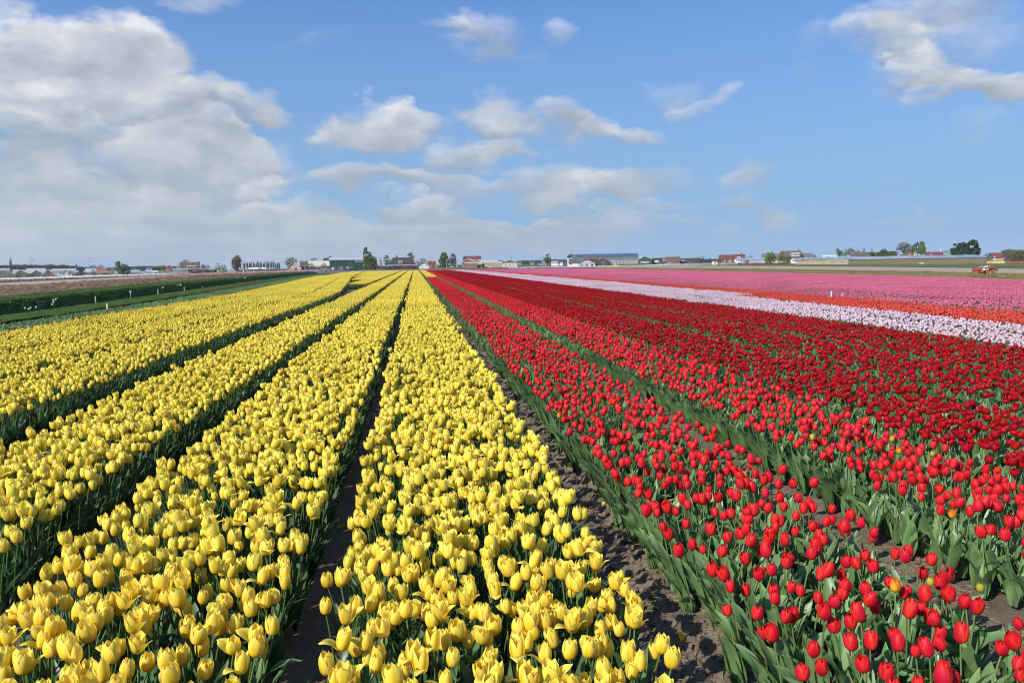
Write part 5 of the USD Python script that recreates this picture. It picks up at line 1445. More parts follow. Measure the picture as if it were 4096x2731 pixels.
goal_frame('white frame standing on the grass left of the long white building', 'B', 1304, 1338, 424, 378, 540)
fence('white sign board on posts by the garden hedge', 'B', 904, 918, 430, 402, 545, 1, 'white', 'sign_board', board=True)
fence('small white board below the birch', 'B', 1250, 1262, 428, 392, 545, 1, 'white', 'sign_board', board=True)
building('cabin', 'dark narrow hut at the end of the poplars', 'hut', 'B', 1702, 1722, 424, 366, 360, 560, 4, 'flat', 'brown_wall', 'dark_grey', doors=[(1706, 1716, 376, 418, 'dark_grey')])

# --- beige house, glasshouse, green barn
tree('garden_tree', 'olive round tree behind the beige gable', 'C', 152, 342, 440, 270, 640, 'round', 'olive', n=700)
building('house', 'beige gabled house with steep brown roof', 'house', 'C', 188, 412, 472, 436, 318, 520, 12, 'front', 'beige', 'brown_tile', apex=296, trim='white', over=.45, wins=[(266, 283, 378, 402, 1), (308, 325, 378, 402, 1), (226, 248, 436, 460, 1), (306, 350, 432, 458, 3)], chimneys=[(336, 290, 14, 'brick')])
building('house', 'brown roofed wing of the beige house with a garage door', 'house wing', 'C', 400, 520, 472, 420, 332, 530, 12, 'side', 'brown_wall', 'brown_tile', over=.3, skyl=[(436, 458, 370, 386)], doors=[(464, 508, 432, 468, 'light_grey', 'garage_door')])
car('parked_car', 'dark car parked before the beige gable', 'C', 296, 362, 470, 448, 505, 'dark_grey')
hedge('garden_hedge', 'clipped dark hedge before the beige house', 'C', 50, 395, 480, 464, 498, 'dark')
hedge('garden_hedge', 'dark hedge and shrubs before the pale glasshouse', 'C', 512, 700, 474, 438, 505, 'dark')
building('glasshouse', 'pale roofed glasshouse left of the green barn', 'greenhouse', 'C', 485, 862, 470, 406, 325, 560, 24, 'side', 'dark_grey', 'cream_sheet', over=.1, wins=[(655, 700, 415, 448, 3), (712, 742, 420, 448, 2), (760, 800, 420, 460, 2)], doors=[(680, 728, 424, 446, 'red_paint')])
tree('garden_tree', 'small yellow green tree before the pale glasshouse', 'C', 508, 622, 470, 356, 510, 'round', 'fresh', n=420)
tree('garden_tree', 'small leafing tree left of the green barn', 'C', 712, 818, 470, 350, 515, 'loose', 'olive')
tree('far_tree', 'grey bare tree behind the pale glasshouse', 'C', 546, 666, 340, 276, 700, 'round', 'grey')
tree('pine_tree', 'dark spreading pine behind the green barn', 'C', 748, 912, 400, 250, 620, 'pine', 'dark', n=700)
building('green_barn', 'big dark green barn with pale metal roof and white windows', 'barn', 'C', 858, 1462, 468, 308, 266, 500, 16, 'side', 'green_sheet', 'corrugated', over=.15,
         wins=[(1260, 1288, 318, 346, 1), (1298, 1326, 318, 346, 1), (1336, 1364, 318, 346, 1), (1374, 1400, 318, 344, 1), (1000, 1064, 420, 447, 3), (1114, 1178, 419, 446, 3), (925, 950, 424, 442, 1)], doors=[(890, 924, 424, 466, 'white'), (1198, 1214, 412, 432, 'white')])
pole('roof_aerial', 'aerial standing over the green barn roof', 'aerial', 'C', 1279, 300, 198, 508, .05, 'steel', extra=lambda t, H, r: [MB().box(-w, w, -.03, .03, z, z + .06).build('crossbar', MAT['steel'], t) for w, z in ((.9, H * .82), (.7, H * .62), (.5, H * .9))])
tree('garden_tree', 'reddish brown small tree before the green barn', 'C', 912, 1018, 470, 370, 490, 'round', 'brown', bare=True, n=600)
tree('garden_tree', 'yellow green sapling before the green barn', 'C', 1144, 1226, 468, 328, 488, 'column', 'fresh', n=380)
tree('willow_tree', 'tall ragged willow at the right end of the green barn', 'C', 1380, 1614, 470, 118, 470, 'willow', 'willow', n=2300)
hedge('roadside_hedge', 'olive hedge below the tall willow', 'C', 1452, 1552, 466, 432, 462, 'fresh')
pole('wooden_pole', 'leaning dark wooden pole beside the tall willow', 'pole', 'C', 1612, 484, 388, 330, .16, 'rust', lean=-.28)
tree('garden_tree', 'green airy tree right of the tall willow', 'C', 1696, 1812, 452, 224, 500, 'loose', 'green', n=520)
tree('far_tree', 'bare grey tree between the willow and the airy tree', 'C', 1628, 1690, 440, 250, 560, 'column', 'grey', bare=True)
tree('blossom_tree', 'small dark pink tree beside the willow', 'C', 1645, 1696, 450, 332, 505, 'tall', 'pink')
building('house', 'low house with broad dark brown hipped roof and white dormer', 'house', 'C', 1786, 2196, 446, 382, 272, 480, 14, 'side', 'brick', 'dark_tile', over=.5, hip=.16, trim='white', wins=[(1782, 1866, 388, 404, 4), (1900, 1960, 390, 408, 3)], dormers=[(1930, 2006, 324, 362, 3)], skyl=[(2030, 2050, 330, 348)])
tree('far_tree', 'yellowish half bare tree behind the hipped roof', 'C', 2052, 2206, 420, 180, 520, 'tall', 'olive', n=900, bare=True, card=.6)
tree('conifer', 'thin crooked conifer above the hipped roof', 'C', 1890, 1930, 300, 232, 520, 'cone', 'dark', n=260)
hedge('garden_hedge', 'long dark green hedge before the hipped house', 'C', 1600, 2250, 462, 402, 455, 'dark')
hedge('road_verge', 'rough green verge between the yellow tulips and the dark hedge', 'C', 1300, 2352, 474, 456, 420, 'olive', cat='verge')

# --- centre
tree('bush', 'dark shrubs left of the small white shed', 'D', 230, 320, 420, 312, 520, 'bush', 'bluegreen', cat='bush')
tree('garden_tree', 'dark airy tree behind the small white shed', 'D', 298, 420, 410, 282, 540, 'round', 'green')
building('white_shed', 'small white shed with black roof and gable', 'shed', 'D', 300, 452, 438, 388, 346, 480, 9, 'front', 'white', 'dark_tile', apex=362, over=.3, wins=[(346, 378, 362, 378, 2), (312, 340, 394, 410, 2), (400, 440, 394, 410, 3)])
car('parked_car', 'white car beside the small white shed', 'D', 336, 386, 440, 424, 465, 'white')
building('brick_house', 'low brick house with red roof behind the shrubs', 'house', 'D', 448, 562, 420, 378, 334, 560, 10, 'side', 'brick', 'red_tile', over=.3, wins=[(470, 500, 384, 400, 2)])
tree('garden_tree', 'dark tree left of the low brick house', 'D', 420, 500, 400, 316, 570, 'bush', 'bluegreen')
tree('chestnut_tree', 'full round bright green chestnut tree', 'D', 606, 778, 426, 186, 470, 'tall', 'green', n=1900, trunk=.22)
tree('far_tree', 'grey half bare tree right of the chestnut', 'D', 758, 906, 420, 210, 480, 'tall', 'grey', n=900, bare=True, card=.6)
pole('white_pole', 'thin white pole left of the chestnut', 'pole', 'D', 580, 430, 316, 440, .13, 'white')
pole('white_pole', 'white pole standing before the chestnut trunk', 'pole', 'D', 735, 428, 318, 440, .10, 'white')
pole('lamp_post', 'tall white post with a small head right of the chestnut', 'post', 'D', 896, 418, 284, 440, .17, 'white', extra=lambda t, H, r: MB().box(-.5, .35, -.12, .12, H, H + .16).build('lamp_head', MAT['white'], t))
hedge('garden_hedge', 'brown green shrubs under the chestnut tree', 'D', 560, 960, 430, 382, 470, 'olive')
tree('bush', 'yellow green clipped bush by the first white pole', 'D', 498, 546, 436, 404, 455, 'bush', 'fresh', cat='bush')
car('parked_car', 'white car parked under the chestnut tree', 'D', 802, 842, 430, 410, 450, 'white')
fence('brick gate pillar under the chestnut tree', 'D', 782, 800, 428, 392, 455, 1, 'pale_brick', 'brick_pillar', board=True)
building('red_roof_house', 'large house with long red tiled roof behind the brick gables', 'house', 'D', 1012, 1268, 420, 306, 252, 500, 12, 'side', 'brick', 'red_tile', over=.3, chimneys=[(1236, 242, 12, 'brick')], trim='white')
building('dark_annex', 'dark green roofed part left of the red roof', 'house wing', 'D', 992, 1032, 420, 300, 264, 496, 10, 'side', 'dark_green', 'dark_tile', over=.1)
building('brick_gable', 'brick gable with white bargeboards below the red roof', 'house', 'D', 968, 1186, 424, 350, 282, 470, 14, 'front', 'brick', 'dark_tile', apex=1076, trim='white', over=.4, wins=[(1084, 1102, 312, 344, 1), (985, 1003, 366, 402, 1)])
building('flat_brick_house', 'flat brick extension with a white roof edge in front of the gable', 'extension', 'D', 1012, 1212, 426, 360, 350, 455, 8, 'flat', 'brick', 'white', doors=[(1020, 1026, 366, 422, 'dark_grey', 'downpipe')])
building('beige_gable_house', 'beige gabled house right of the brick extension', 'house', 'D', 1186, 1290, 420, 352, 308, 480, 14, 'front', 'beige', 'corrugated', apex=1240, trim='white', over=.35, wins=[(1228, 1256, 364, 386, 2)])
building('pale_shed', 'pale flat roof behind the beige gabled house', 'shed', 'D', 1272, 1500, 400, 334, 312, 540, 14, 'side', 'light_grey', 'corrugated', over=.1)
tree('blossom_tree', 'white blossoming tree beside the long shed', 'D', 1298, 1404, 408, 318, 500, 'bush', 'white')
hedge('garden_hedge', 'dark shrubs right of the brick extension', 'D', 1212, 1292, 420, 380, 465, 'dark')
building('long_shed', 'long brown shed with a strip of windows under its eave', 'shed', 'D', 1290, 1598, 416, 362, 334, 490, 12, 'flat', 'pale_brick', 'beige', wins=[(1405 + i * 38, 1440 + i * 38, 349, 358, 2, 'dark_grey') for i in range(5)])
building('back_shed', 'dark gable above the long brown shed', 'shed', 'D', 1520, 1632, 380, 336, 314, 530, 10, 'front', 'grey', 'dark_tile', apex=1572)
car('trailer', 'white covered trailer before the long brown shed', 'D', 1328, 1388, 420, 394, 460, 'white', 'van')
building('white_container', 'small white box beside the trailer', 'container', 'D', 1400, 1430, 418, 402, 399, 460, 2, 'flat', 'light_grey', 'white')
building('green_gable_barn', 'barn with a green gable and beige wall under a pale roof', 'barn', 'D', 1600, 1842, 412, 354, 312, 480, 18, 'front', 'beige', 'corrugated', apex=1722, over=.4, doors=[(1692, 1712, 374, 410, 'white'), (1714, 1722, 380, 408, 'black'), (1640, 1672, 372, 410, 'stone')])
sp = Spot('D', 1722, 412, 480)
gt = stage.GetPrimAtPath('/World/green_gable_barn')
MB().add([(sp.X(1608), -.12, sp.Z(354)), (sp.X(1836), -.12, sp.Z(354)), (sp.X(1722), -.12, sp.Z(315)), (sp.X(1608), -.02, sp.Z(354)), (sp.X(1836), -.02, sp.Z(354)), (sp.X(1722), -.02, sp.Z(315))], [(0, 1, 2), (3, 5, 4)]).build('gable_board', MAT['barn_green'], gt)
hedge('long_hedge', 'long low dark hedge right of the green gabled barn', 'D', 1806, 2352, 412, 376, 500, 'dark', yb1=404)


def windmill(label, crop, x, yb, yh, d):
    sp = Spot(crop, x, yb, d); t = thing('windmill', label, 'windmill', sp.loc, -sp.az)
    Hh = sp.Z(yh)
    MB().tube([(0, 0, -4), (0, 0, Hh)], [Hh * .2, Hh * .1], 8).build('tower', MAT['brick'], t)
    MB().tube([(0, 0, Hh), (0, 0, Hh * 1.1)], [Hh * .11, Hh * .05], 8).build('cap', MAT['dark_grey'], t)
    for k in range(4):
        a = .05 + k * math.pi / 2; L = Hh * .72
        MB().bar((0, -Hh * .14, Hh), (math.cos(a) * L, -Hh * .14, Hh + math.sin(a) * L), .5, .35).build('sail', MAT['rust'], t)


windmill('distant windmill with thin sails left of a bare tree', 'D', 2256, 345, 274, 1900)
for k, (x0, x1, yr) in enumerate([(1850, 1900, 345), (2040, 2110, 338), (2150, 2230, 346), (2228, 2330, 332)]):
    building('far_house', ['far pale house left of the distant town', 'far brown house in the distant town', 'far grey house by the windmill', 'far house with a white roof edge before the bare tree'][k], 'house', 'D', x0, x1, 378, yr + 20, yr, 1000 - 60 * k, 12, 'side', ['stone', 'pale_brick', 'light_grey', 'light_grey'][k], ['grey_tile', 'brown_tile', 'dark_tile', 'blue_grey'][k], wins=[(x0 + 8, x0 + 22, yr + 24, yr + 32, 1)])
tree('far_tree', 'bare tree standing alone right of the windmill', 'D', 2256, 2376, 412, 216, 480, 'round', 'olive', n=800, bare=True, card=.55)

# --- farm at the right of centre
tree('far_tree', 'bare tree above the small white tower', 'E', 268, 366, 330, 212, 560, 'round', 'grey', n=600, bare=True, card=.6)
building('white_tower', 'square white building at the left end of the long barn', 'building', 'E', 273, 348, 372, 292, 284, 500, 6, 'flat', 'white', 'white', doors=[(284, 300, 332, 358, 'light_grey')])
building('white_shed', 'low white cottage at the left of the farm', 'cottage', 'E', 18, 138, 380, 352, 330, 620, 9, 'side', 'white', 'corrugated', wins=[(40, 58, 356, 370, 1), (90, 108, 356, 370, 1)])
building('white_shed', 'tiny white house beside the low cottage', 'cottage', 'E', 150, 208, 380, 352, 336, 640, 8, 'front', 'white', 'corrugated', wins=[(170, 184, 356, 368, 1)])
tree('garden_tree', 'green shrub between the white cottages', 'E', 108, 162, 380, 314, 600, 'bush', 'olive', cat='bush')
building('dark_hut', 'dark lean-to with a pointed roof left of the white building', 'hut', 'E', 204, 276, 372, 344, 300, 510, 6, 'front', 'dark_grey', 'dark_tile', apex=218, doors=[(232, 246, 348, 366, 'brown_wall')])
sp, t = building('long_barn', 'long grey barn with blue solar panels on its roof', 'barn', 'E', 350, 1386, 378, 262, 214, 470, 22, 'side', 'grey_sheet', 'grey_tile', over=.15, wins=[(880 + i * 52, 920 + i * 52, 266, 280, 2, 'grey') for i in range(5)])
a, b, ze, zr = sp.X(398), sp.X(1376), sp.Z(258), sp.Z(216)
for r_ in range(2):
    for i in range(22):
        u0, u1 = a + (b - a) * i / 22 + .06, a + (b - a) * (i + 1) / 22 - .06
        f0, f1 = (.04, .49) if r_ == 0 else (.51, .96)
        y0, y1 = 11 * f0, 11 * f1; z0, z1 = sp.Z(262) + (zr - sp.Z(262)) * f0 + .12, sp.Z(262) + (zr - sp.Z(262)) * f1 + .12
        MB().slab([(u0, y0, z0), (u1, y0, z0), (u1, y1, z1), (u0, y1, z1)], .08).build('solar_panel', MAT['solar'], t)
building('glasshouse', 'lean-to glasshouse along the front of the long grey barn', 'greenhouse', 'E', 925, 1384, 378, 338, 318, 448, 8, 'side', 'brown_netting', 'whitewashed_glass', over=.05, wins=[(940 + i * 55, 985 + i * 55, 346, 374, 3, 'stone', 0, 'orange_netting') for i in range(8)])
building('brown_roof_house', 'brown roof with a chimney showing above the white gable', 'house', 'E', 560, 752, 370, 300, 254, 458, 10, 'side', 'brown_wall', 'brown_tile', chimneys=[(570, 234, 16, 'brick')])
building('white_farm_building', 'white gabled farm building with three black framed doors', 'farm building', 'E', 444, 708, 412, 354, 290, 420, 16, 'front', 'light_grey', 'grey_tile', apex=570, over=.35, trim='dark_grey', wins=[(562, 579, 308, 324, 1, 'dark_grey')],
         doors=[(478, 508, 358, 412, 'black', 'door'), (562, 592, 356, 410, 'black', 'door'), (645, 675, 354, 408, 'black', 'door')])
sp = Spot('E', 576, 412, 420); gt = stage.GetPrimAtPath('/World/white_farm_building')
for x0, x1, y0, y1 in ((482, 504, 362, 386), (566, 588, 360, 384), (649, 671, 358, 382)):
    window(sp, gt, x0, x1, y0, y1, 2, 'white', -.08)
building('white_farm_wing', 'cream side wing with a grey slate roof left of the white gable', 'farm wing', 'E', 300, 446, 414, 356, 292, 421, 14, 'side', 'cream', 'slate', over=.3, wins=[(304, 314, 362, 384, 1, 'black'), (316, 326, 362, 384, 1, 'black'), (328, 340, 362, 384, 1, 'black')])
building('dark_barn', 'dark brown timber barn beside the white gable', 'barn', 'E', 706, 962, 408, 348, 282, 424, 18, 'front', 'barn_brown', 'brown_tile', apex=830, over=.3, doors=[(708, 798, 350, 406, 'dark_brown', 'barn_door'), (806, 862, 330, 406, 'dark_grey', 'barn_door'), (870, 958, 348, 402, 'dark_brown', 'barn_door')])


def heap(label, crop, x0, x1, yb, yt, d, mats):
    sp = Spot(crop, (x0 + x1) / 2, yb, d); t = thing('heap', label, 'heap', sp.loc, -sp.az); g = np.random.default_rng(4)
    a, b, h = sp.X(x0), sp.X(x1), sp.Z(yt)
    for i in range(12):
        x = g.uniform(a, b); s = g.uniform(.25, .5) * h * (1 - abs(2 * (x - a) / (b - a) - .7) * .5); z = g.uniform(0, h * .5)
        v = g.normal(0, 1, (8, 3)); v /= np.linalg.norm(v, axis=1, keepdims=True)
        import trimesh
        q = trimesh.convex.convex_hull(v * [s * 1.6, s, s] + [x, g.uniform(0, 2), z])
        MB().add(q.vertices, q.faces).build('lump', MAT[mats[i % len(mats)]], t)


heap('small heap of brown rubble right of the dark timber barn', 'E', 966, 1062, 405, 368, 418, ['brown_wall', 'stone', 'brown_wall', 'pale_wood'])
building('green_gable_shed', 'green gabled shed right of the long grey barn', 'shed', 'E', 1388, 1602, 368, 302, 258, 500, 18, 'front', 'barn_green', 'grey_tile', apex=1486, over=.3, wins=[(1420, 1546, 338, 360, 6, 'white', 0, 'whitewashed_glass')], chimneys=[(1412, 252, 14, 'white')])
building('brown_shed', 'dark brown shed with a cream door', 'shed', 'E', 1580, 1742, 368, 320, 288, 510, 12, 'front', 'brown_wall', 'dark_tile', apex=1672, over=.35, doors=[(1638, 1698, 320, 346, 'cream', 'barn_door')])
car('parked_car', 'red car in front of the dark brown shed', 'E', 1650, 1712, 368, 348, 495, 'red_paint')
building('brown_roof_house', 'brick house with a brown roof behind low shrubs', 'house', 'E', 1812, 2036, 366, 326, 264, 520, 11, 'side', 'brick', 'brown_tile', over=.4, wins=[(1856, 1872, 334, 362, 1), (1876, 1896, 334, 362, 1), (1960, 1990, 334, 350, 2)], chimneys=[(1946, 256, 10, 'brick')])
tree('blossom_tree', 'grey white blossom tree left of the brown roofed house', 'E', 1752, 1812, 366, 290, 515, 'loose', 'white')
tree('bush', 'green shrubs before the brown roofed house', 'E', 1910, 2040, 368, 320, 505, 'bush', 'olive', cat='bush')
building('small_house', 'small brick house with white window band right of the brown roof', 'house', 'E', 2038, 2102, 366, 330, 314, 530, 8, 'flat', 'brick', 'light_grey', wins=[(2044, 2096, 318, 330, 3)])
building('dark_house', 'dark roofed house half hidden in bare shrubs', 'house', 'E', 2130, 2345, 366, 334, 290, 560, 11, 'side', 'brown_wall', 'dark_tile', over=.3, wins=[(2180, 2205, 338, 352, 2)])
hedge('garden_hedge', 'dark hedge along the houses right of the green shed', 'E', 1386, 2352, 372, 356, 492, 'dark')
flower_strip('red_tulip_strip', 'thin strip of red flowers along the hedge before the houses', 168, 240, 420, 470, 0, (.30, .05, .03), (.45, .09, .05), h=.3)

# --- right: red houses, glasshouses
for k, (x0, x1, yt, lc) in enumerate([(368, 472, 260, 'bluegreen'), (498, 592, 284, 'dark'), (605, 672, 290, 'grey'), (668, 765, 282, 'dark'), (780, 832, 292, 'green'), (884, 948, 286, 'green')]):
    tree('garden_tree', ['large dark round tree left of the small hut', 'dark tree just behind the small hut', 'grey bare tree right of the small hut', 'dark trees before the first red roof', 'small green tree under the first red roof', 'green tree between the two red roofs'][k], 'F', x0, x1, 368, yt, 500 - 4 * k, 'round', lc)
building('red_roof_house', 'long house with a dark red roof and three skylights', 'house', 'F', 688, 922, 366, 296, 233, 540, 11, 'side', 'brick', 'red_tile', over=.35, skyl=[(780, 800, 262, 278), (824, 844, 262, 278), (880, 898, 262, 276)], wins=[(770, 800, 308, 330, 2), (830, 885, 306, 340, 3)])
building('red_roof_house', 'smaller house with a dark red roof and white dormer', 'house', 'F', 918, 1090, 366, 286, 226, 550, 11, 'side', 'brick', 'red_tile', over=.35, dormers=[(972, 1030, 258, 284, 4)], chimneys=[(936, 218, 8, 'brick')])
tree('conifer', 'small dark tree top behind the red roofs', 'F', 1020, 1066, 300, 194, 580, 'column', 'bluegreen')
tree('far_tree', 'grey green trees right of the red roofs', 'F', 1092, 1252, 330, 246, 640, 'bush', 'grey')
building('field_hut', 'small cream hut standing in the field', 'hut', 'F', 578, 664, 380, 340, 332, 430, 3.5, 'flat', 'cream', 'light_grey', doors=[(618, 634, 338, 378, 'black')], wins=[(640, 660, 340, 356, 1, 'white')])
building('glasshouse', 'long grey glasshouse behind the small trees', 'greenhouse', 'F', 940, 1420, 366, 318, 282, 470, 16, 'side', 'whitewashed_glass', 'whitewashed_glass', over=.05, wins=[(1172 + i * 56, 1222 + i * 56, 322, 360, 2, 'light_grey', 0, 'whitewashed_glass') for i in range(4)])
car('white_truck', 'white truck parked at the end of the grey glasshouse', 'F', 926, 1020, 366, 306, 455, 'white', 'van')
tree('bush', 'dark bare bush before the grey glasshouse', 'F', 1082, 1168, 368, 300, 450, 'bush', 'grey', cat='bush')
building('farmhouse', 'large farmhouse with two chimneys and a long white dormer', 'house', 'F', 1672, 1968, 372, 262, 172, 470, 13, 'side', 'brown_wall', 'brown_tile', over=.4, chimneys=[(1684, 156, 24, 'brick'), (1940, 154, 24, 'brick')], dormers=[(1812, 1962, 206, 258, 7)])
building('farmhouse_wing', 'grey slate roofed wing left of the large farmhouse', 'house wing', 'F', 1362, 1700, 372, 278, 210, 478, 12, 'side', 'light_grey', 'grey_tile', over=.3)
building('farmhouse_wing', 'grey slate roofed wing right of the large farmhouse', 'house wing', 'F', 1966, 2146, 372, 268, 206, 476, 12, 'side', 'brown_wall', 'grey_tile', over=.3)
tree('garden_tree', 'bright green bushy tree left of the large farmhouse', 'F', 1386, 1606, 378, 188, 440, 'tall', 'fresh', n=1200)
tree('garden_tree', 'bright green tree before the left chimney', 'F', 1596, 1728, 372, 180, 442, 'tall', 'fresh', n=900)
tree('garden_tree', 'dark tree below the long white dormer', 'F', 1730, 1830, 374, 232, 445, 'round', 'dark')
tree('garden_tree', 'small brownish tree right of the white dormer', 'F', 1945, 2016, 330, 192, 455, 'round', 'olive')
tree('garden_tree', 'low green tree at the right end of the farmhouse', 'F', 2110, 2230, 340, 214, 480, 'bush', 'olive')


def bale(label, crop, x0, x1, yb, yt, d):
    sp = Spot(crop, (x0 + x1) / 2, yb, d); t = thing('straw_bale', label, 'bale', sp.loc, -sp.az)
    a, b, h = sp.X(x0), sp.X(x1), sp.Z(yt)
    MB().tube([(a, h / 2, h / 2), (a + .1, h / 2, h / 2), (b - .1, h / 2, h / 2), (b, h / 2, h / 2)], [h * .46, h / 2, h / 2, h * .46], 14).build('straw', MAT['straw'], t)
    for q in (.3, .7):
        u = a + (b - a) * q; MB().tube([(u - .03, h / 2, h / 2), (u + .03, h / 2, h / 2)], h / 2 + .015, 14).build('twine', MAT['brown_wall'], t)


bale('tan straw bale under the bright green tree', 'F', 1610, 1698, 374, 328, 425)
car('camper_van', 'white van parked at the left end of the netted glasshouse', 'F', 1812, 1900, 380, 306, 405, 'white', 'van')

# the long glasshouse: clear bays with white posts, then a netted length
sp = Spot('G', 975, 460, 410)
t = thing('long_glasshouse', 'long low glasshouse with white posted bays and a netted wall', 'greenhouse', sp.loc, -sp.az)
x0, x1 = sp.X(300), sp.X(1650 / 4.742 * 3.92 + (3600 - 3100) * 3.92)
xm, ze, zr, D_ = sp.X(1146), sp.Z(384), sp.Z(336, 1500), 14.0
zb = lambda x: 0.0
MB().box(xm, x1, .0, .05, -1, ze - .05).build('netted_wall', MAT['brown_netting'], t)
MB().box(x1 - .2, x1, 0, D_, -1, ze).build('end_wall', MAT['whitewashed_glass'], t)
MB().slab([(xm - 26, -.15, ze), (x1 + .1, -.15, ze), (x1 - 4.0, D_ / 2, zr), (xm - 26, D_ / 2, zr)], .06).add([(x1 + .1, -.15, ze), (x1 + .1, D_, ze), (x1 - 4, D_ / 2, zr)], [(0, 1, 2)]).build('roof', MAT['whitewashed_glass'], t)
MB().box(xm, x1, -.20, -.155, ze - .25, ze - .02).build('gutter', MAT['dark_grey'], t)
nb = 9
for i in range(nb):
    u0, u1 = x0 + (xm - x0) * i / nb, x0 + (xm - x0) * (i + 1) / nb
    um, zt = (u0 + u1) / 2, sp.Z(345)
    MB().box(u0 + .1, u1 - .1, .08, .12, .1, ze - .35).build('panel', MAT['orange_netting'], t)
    MB().add([(u0 + .06, -.01, .06), (u1 - .06, -.01, .06), (u1 - .06, -.01, ze), (u0 + .06, -.01, ze)], [(0, 1, 2, 3)]).build('pane', MAT['clear_glass'], t)
    MB().add([(u0, 0, ze), (u1, 0, ze), (um, 0, zt)], [(0, 1, 2)]).build('gable_pane', MAT['dull_glass'], t)
    MB().slab([(u0, 0, ze), (um, 0, zt), (um, D_, zt), (u0, D_, ze)], .04).build('roof_pane', MAT['dull_glass'], t)
    MB().slab([(um, 0, zt), (u1, 0, ze), (u1, D_, ze), (um, D_, zt)], .04).build('roof_pane', MAT['dull_glass'], t)
    MB().box(u1 - .06, u1 + .06, -.12, -.03, -.6, ze).build('post', MAT['stone'], t)
MB().box(x0, xm, -.16, -.125, -.1, .14).build('sill', MAT['white'], t)
MB().box(x0, xm, .62, .70, -1, .4).build('inner_wall', MAT['pale_wood'], t)
heap('small heap of orange brown stakes before the netted wall', 'H', 468, 560, 548, 518, 395, ['orange_tile', 'wood'])
fence('pale crates standing before the netted wall', 'H', 370, 450, 545, 522, 395, 3, 'light_grey', 'crate_row', board=True)

building('white_building', 'flat white roof above the netted glasshouse', 'building', 'G', 748, 966, 350, 330, 316, 520, 10, 'flat', 'light_grey', 'white', wins=[(800, 860, 334, 344, 3)])
building('teal_barn', 'teal walled barn with a mottled brown roof', 'barn', 'G', 1186, 1514, 352, 328, 276, 520, 12, 'side', 'sage', 'brown_tile', over=.2, hip=.12, wins=[(1210, 1240, 330, 344, 2)])
tree('garden_tree', 'green and yellow trees behind the flat white roof', 'G', 945, 1080, 350, 206, 500, 'wind', 'green', n=700)
tree('garden_tree', 'bright yellow green tree right of the flat white roof', 'G', 1058, 1148, 350, 218, 496, 'tall', 'fresh', n=520)
tree('far_tree', 'bare twiggy tree left of the teal barn', 'G', 1110, 1250, 345, 200, 540, 'loose', 'grey', bare=True, n=600, card=.5)
tree('garden_tree', 'dark round tree behind the teal barn', 'G', 1240, 1345, 340, 230, 545, 'bush', 'green')
tree('conifer', 'slim conifer above the teal barn roof', 'G', 1362, 1424, 320, 184, 545, 'cone', 'bluegreen')
tree('conifer', 'slim conifer at the right end of the teal barn', 'G', 1482, 1550, 345, 192, 500, 'cone', 'bluegreen')
tree('far_tree', 'sparse dark tree with drooping twigs', 'G', 1632, 1770, 345, 212, 510, 'loose', 'bluegreen', bare=True, n=600, card=.5)
tree('garden_tree', 'yellow green shrub right of the sparse tree', 'G', 1560, 1650, 345, 262, 500, 'bush', 'fresh', cat='bush')
tree('garden_tree', 'orange brown shrub left of the large bare tree', 'G', 1700, 1830, 345, 262, 500, 'bush', 'olive', cat='bush')
tree('oak_tree', 'large wide bare oak above the red brown gable', 'G', 1886, 2142, 350, 108, 500, 'round', 'grey', bare=True, n=1300, card=.6)
building('brick_gable_house', 'brown gabled brick house behind columnar trees', 'house', 'G', 1950, 2240, 352, 318, 236, 480, 14, 'front', 'brick', 'brown_tile', apex=2196, over=.4, wins=[(2180, 2214, 290, 318, 2)])
tree('columnar_tree', 'slim green columnar tree before the brown gable', 'G', 2015, 2090, 348, 216, 462, 'column', 'fresh')
tree('columnar_tree', 'dark green column right of the slim one', 'G', 2124, 2182, 348, 170, 464, 'column', 'green')
tree('pine_tree', 'dark spreading pine behind the tall green cypress', 'H', 205, 360, 380, 132, 490, 'pine', 'dark', n=700)
tree('cypress_tree', 'tall broad yellow green cypress with a pointed top', 'H', 318, 494, 392, 112, 460, 'tall', 'fresh', n=1500)
building('red_roof_house', 'long low house with red tiled roof behind the netted glasshouse', 'house', 'H', 480, 800, 404, 388, 322, 480, 11, 'side', 'cream', 'red_tile', over=.3, dormers=[(566, 602, 360, 384, 2)], chimneys=[(812, 350, 22, 'brick')])
pole('white_pole', 'short white flagpole behind the red roof', 'pole', 'H', 776, 330, 264, 520, .22, 'white')
building('grey_shed', 'grey green flat shed right of the red roof', 'shed', 'H', 802, 990, 404, 340, 330, 490, 10, 'flat', 'sage', 'grey', wins=[(830, 900, 350, 366, 3)])
tree('far_tree', 'grey green tree above the flat grey shed', 'H', 790, 960, 360, 284, 560, 'bush', 'olive')
tree('pine_tree', 'great dark spreading pine group at right', 'H', 975, 1510, 398, 108, 455, 'pine', 'dark', n=3200, card=.85)
tree('bush', 'blue grey bare bush at the end of the glasshouse', 'H', 1556, 1762, 508, 342, 450, 'round', 'bluegreen', cat='bush')
building('red_roof_house', 'narrow house with red roof and white gable windows at far right', 'house', 'H', 1755, 1975, 500, 424, 338, 470, 9, 'side', 'pale_brick', 'red_tile', over=.25, wins=[(1762, 1815, 446, 480, 2), (1764, 1810, 400, 424, 2)], yaw=.25)
building('white_shed', 'low white shed between the bush and the narrow house', 'shed', 'H', 1712, 1775, 440, 390, 376, 520, 6, 'flat', 'light_grey', 'white')
tree('garden_tree', 'brown green spreading tree at the far right', 'H', 2080, 2380, 515, 278, 440, 'bush', 'olive', n=1200)
tree('garden_tree', 'bare grey tree left of the spreading tree', 'H', 1960, 2120, 505, 272, 470, 'round', 'grey', bare=True, n=600, card=.5)
hedge('garden_hedge', 'low green hedge under the narrow red roofed house', 'H', 1700, 2352, 512, 478, 435, 'olive')
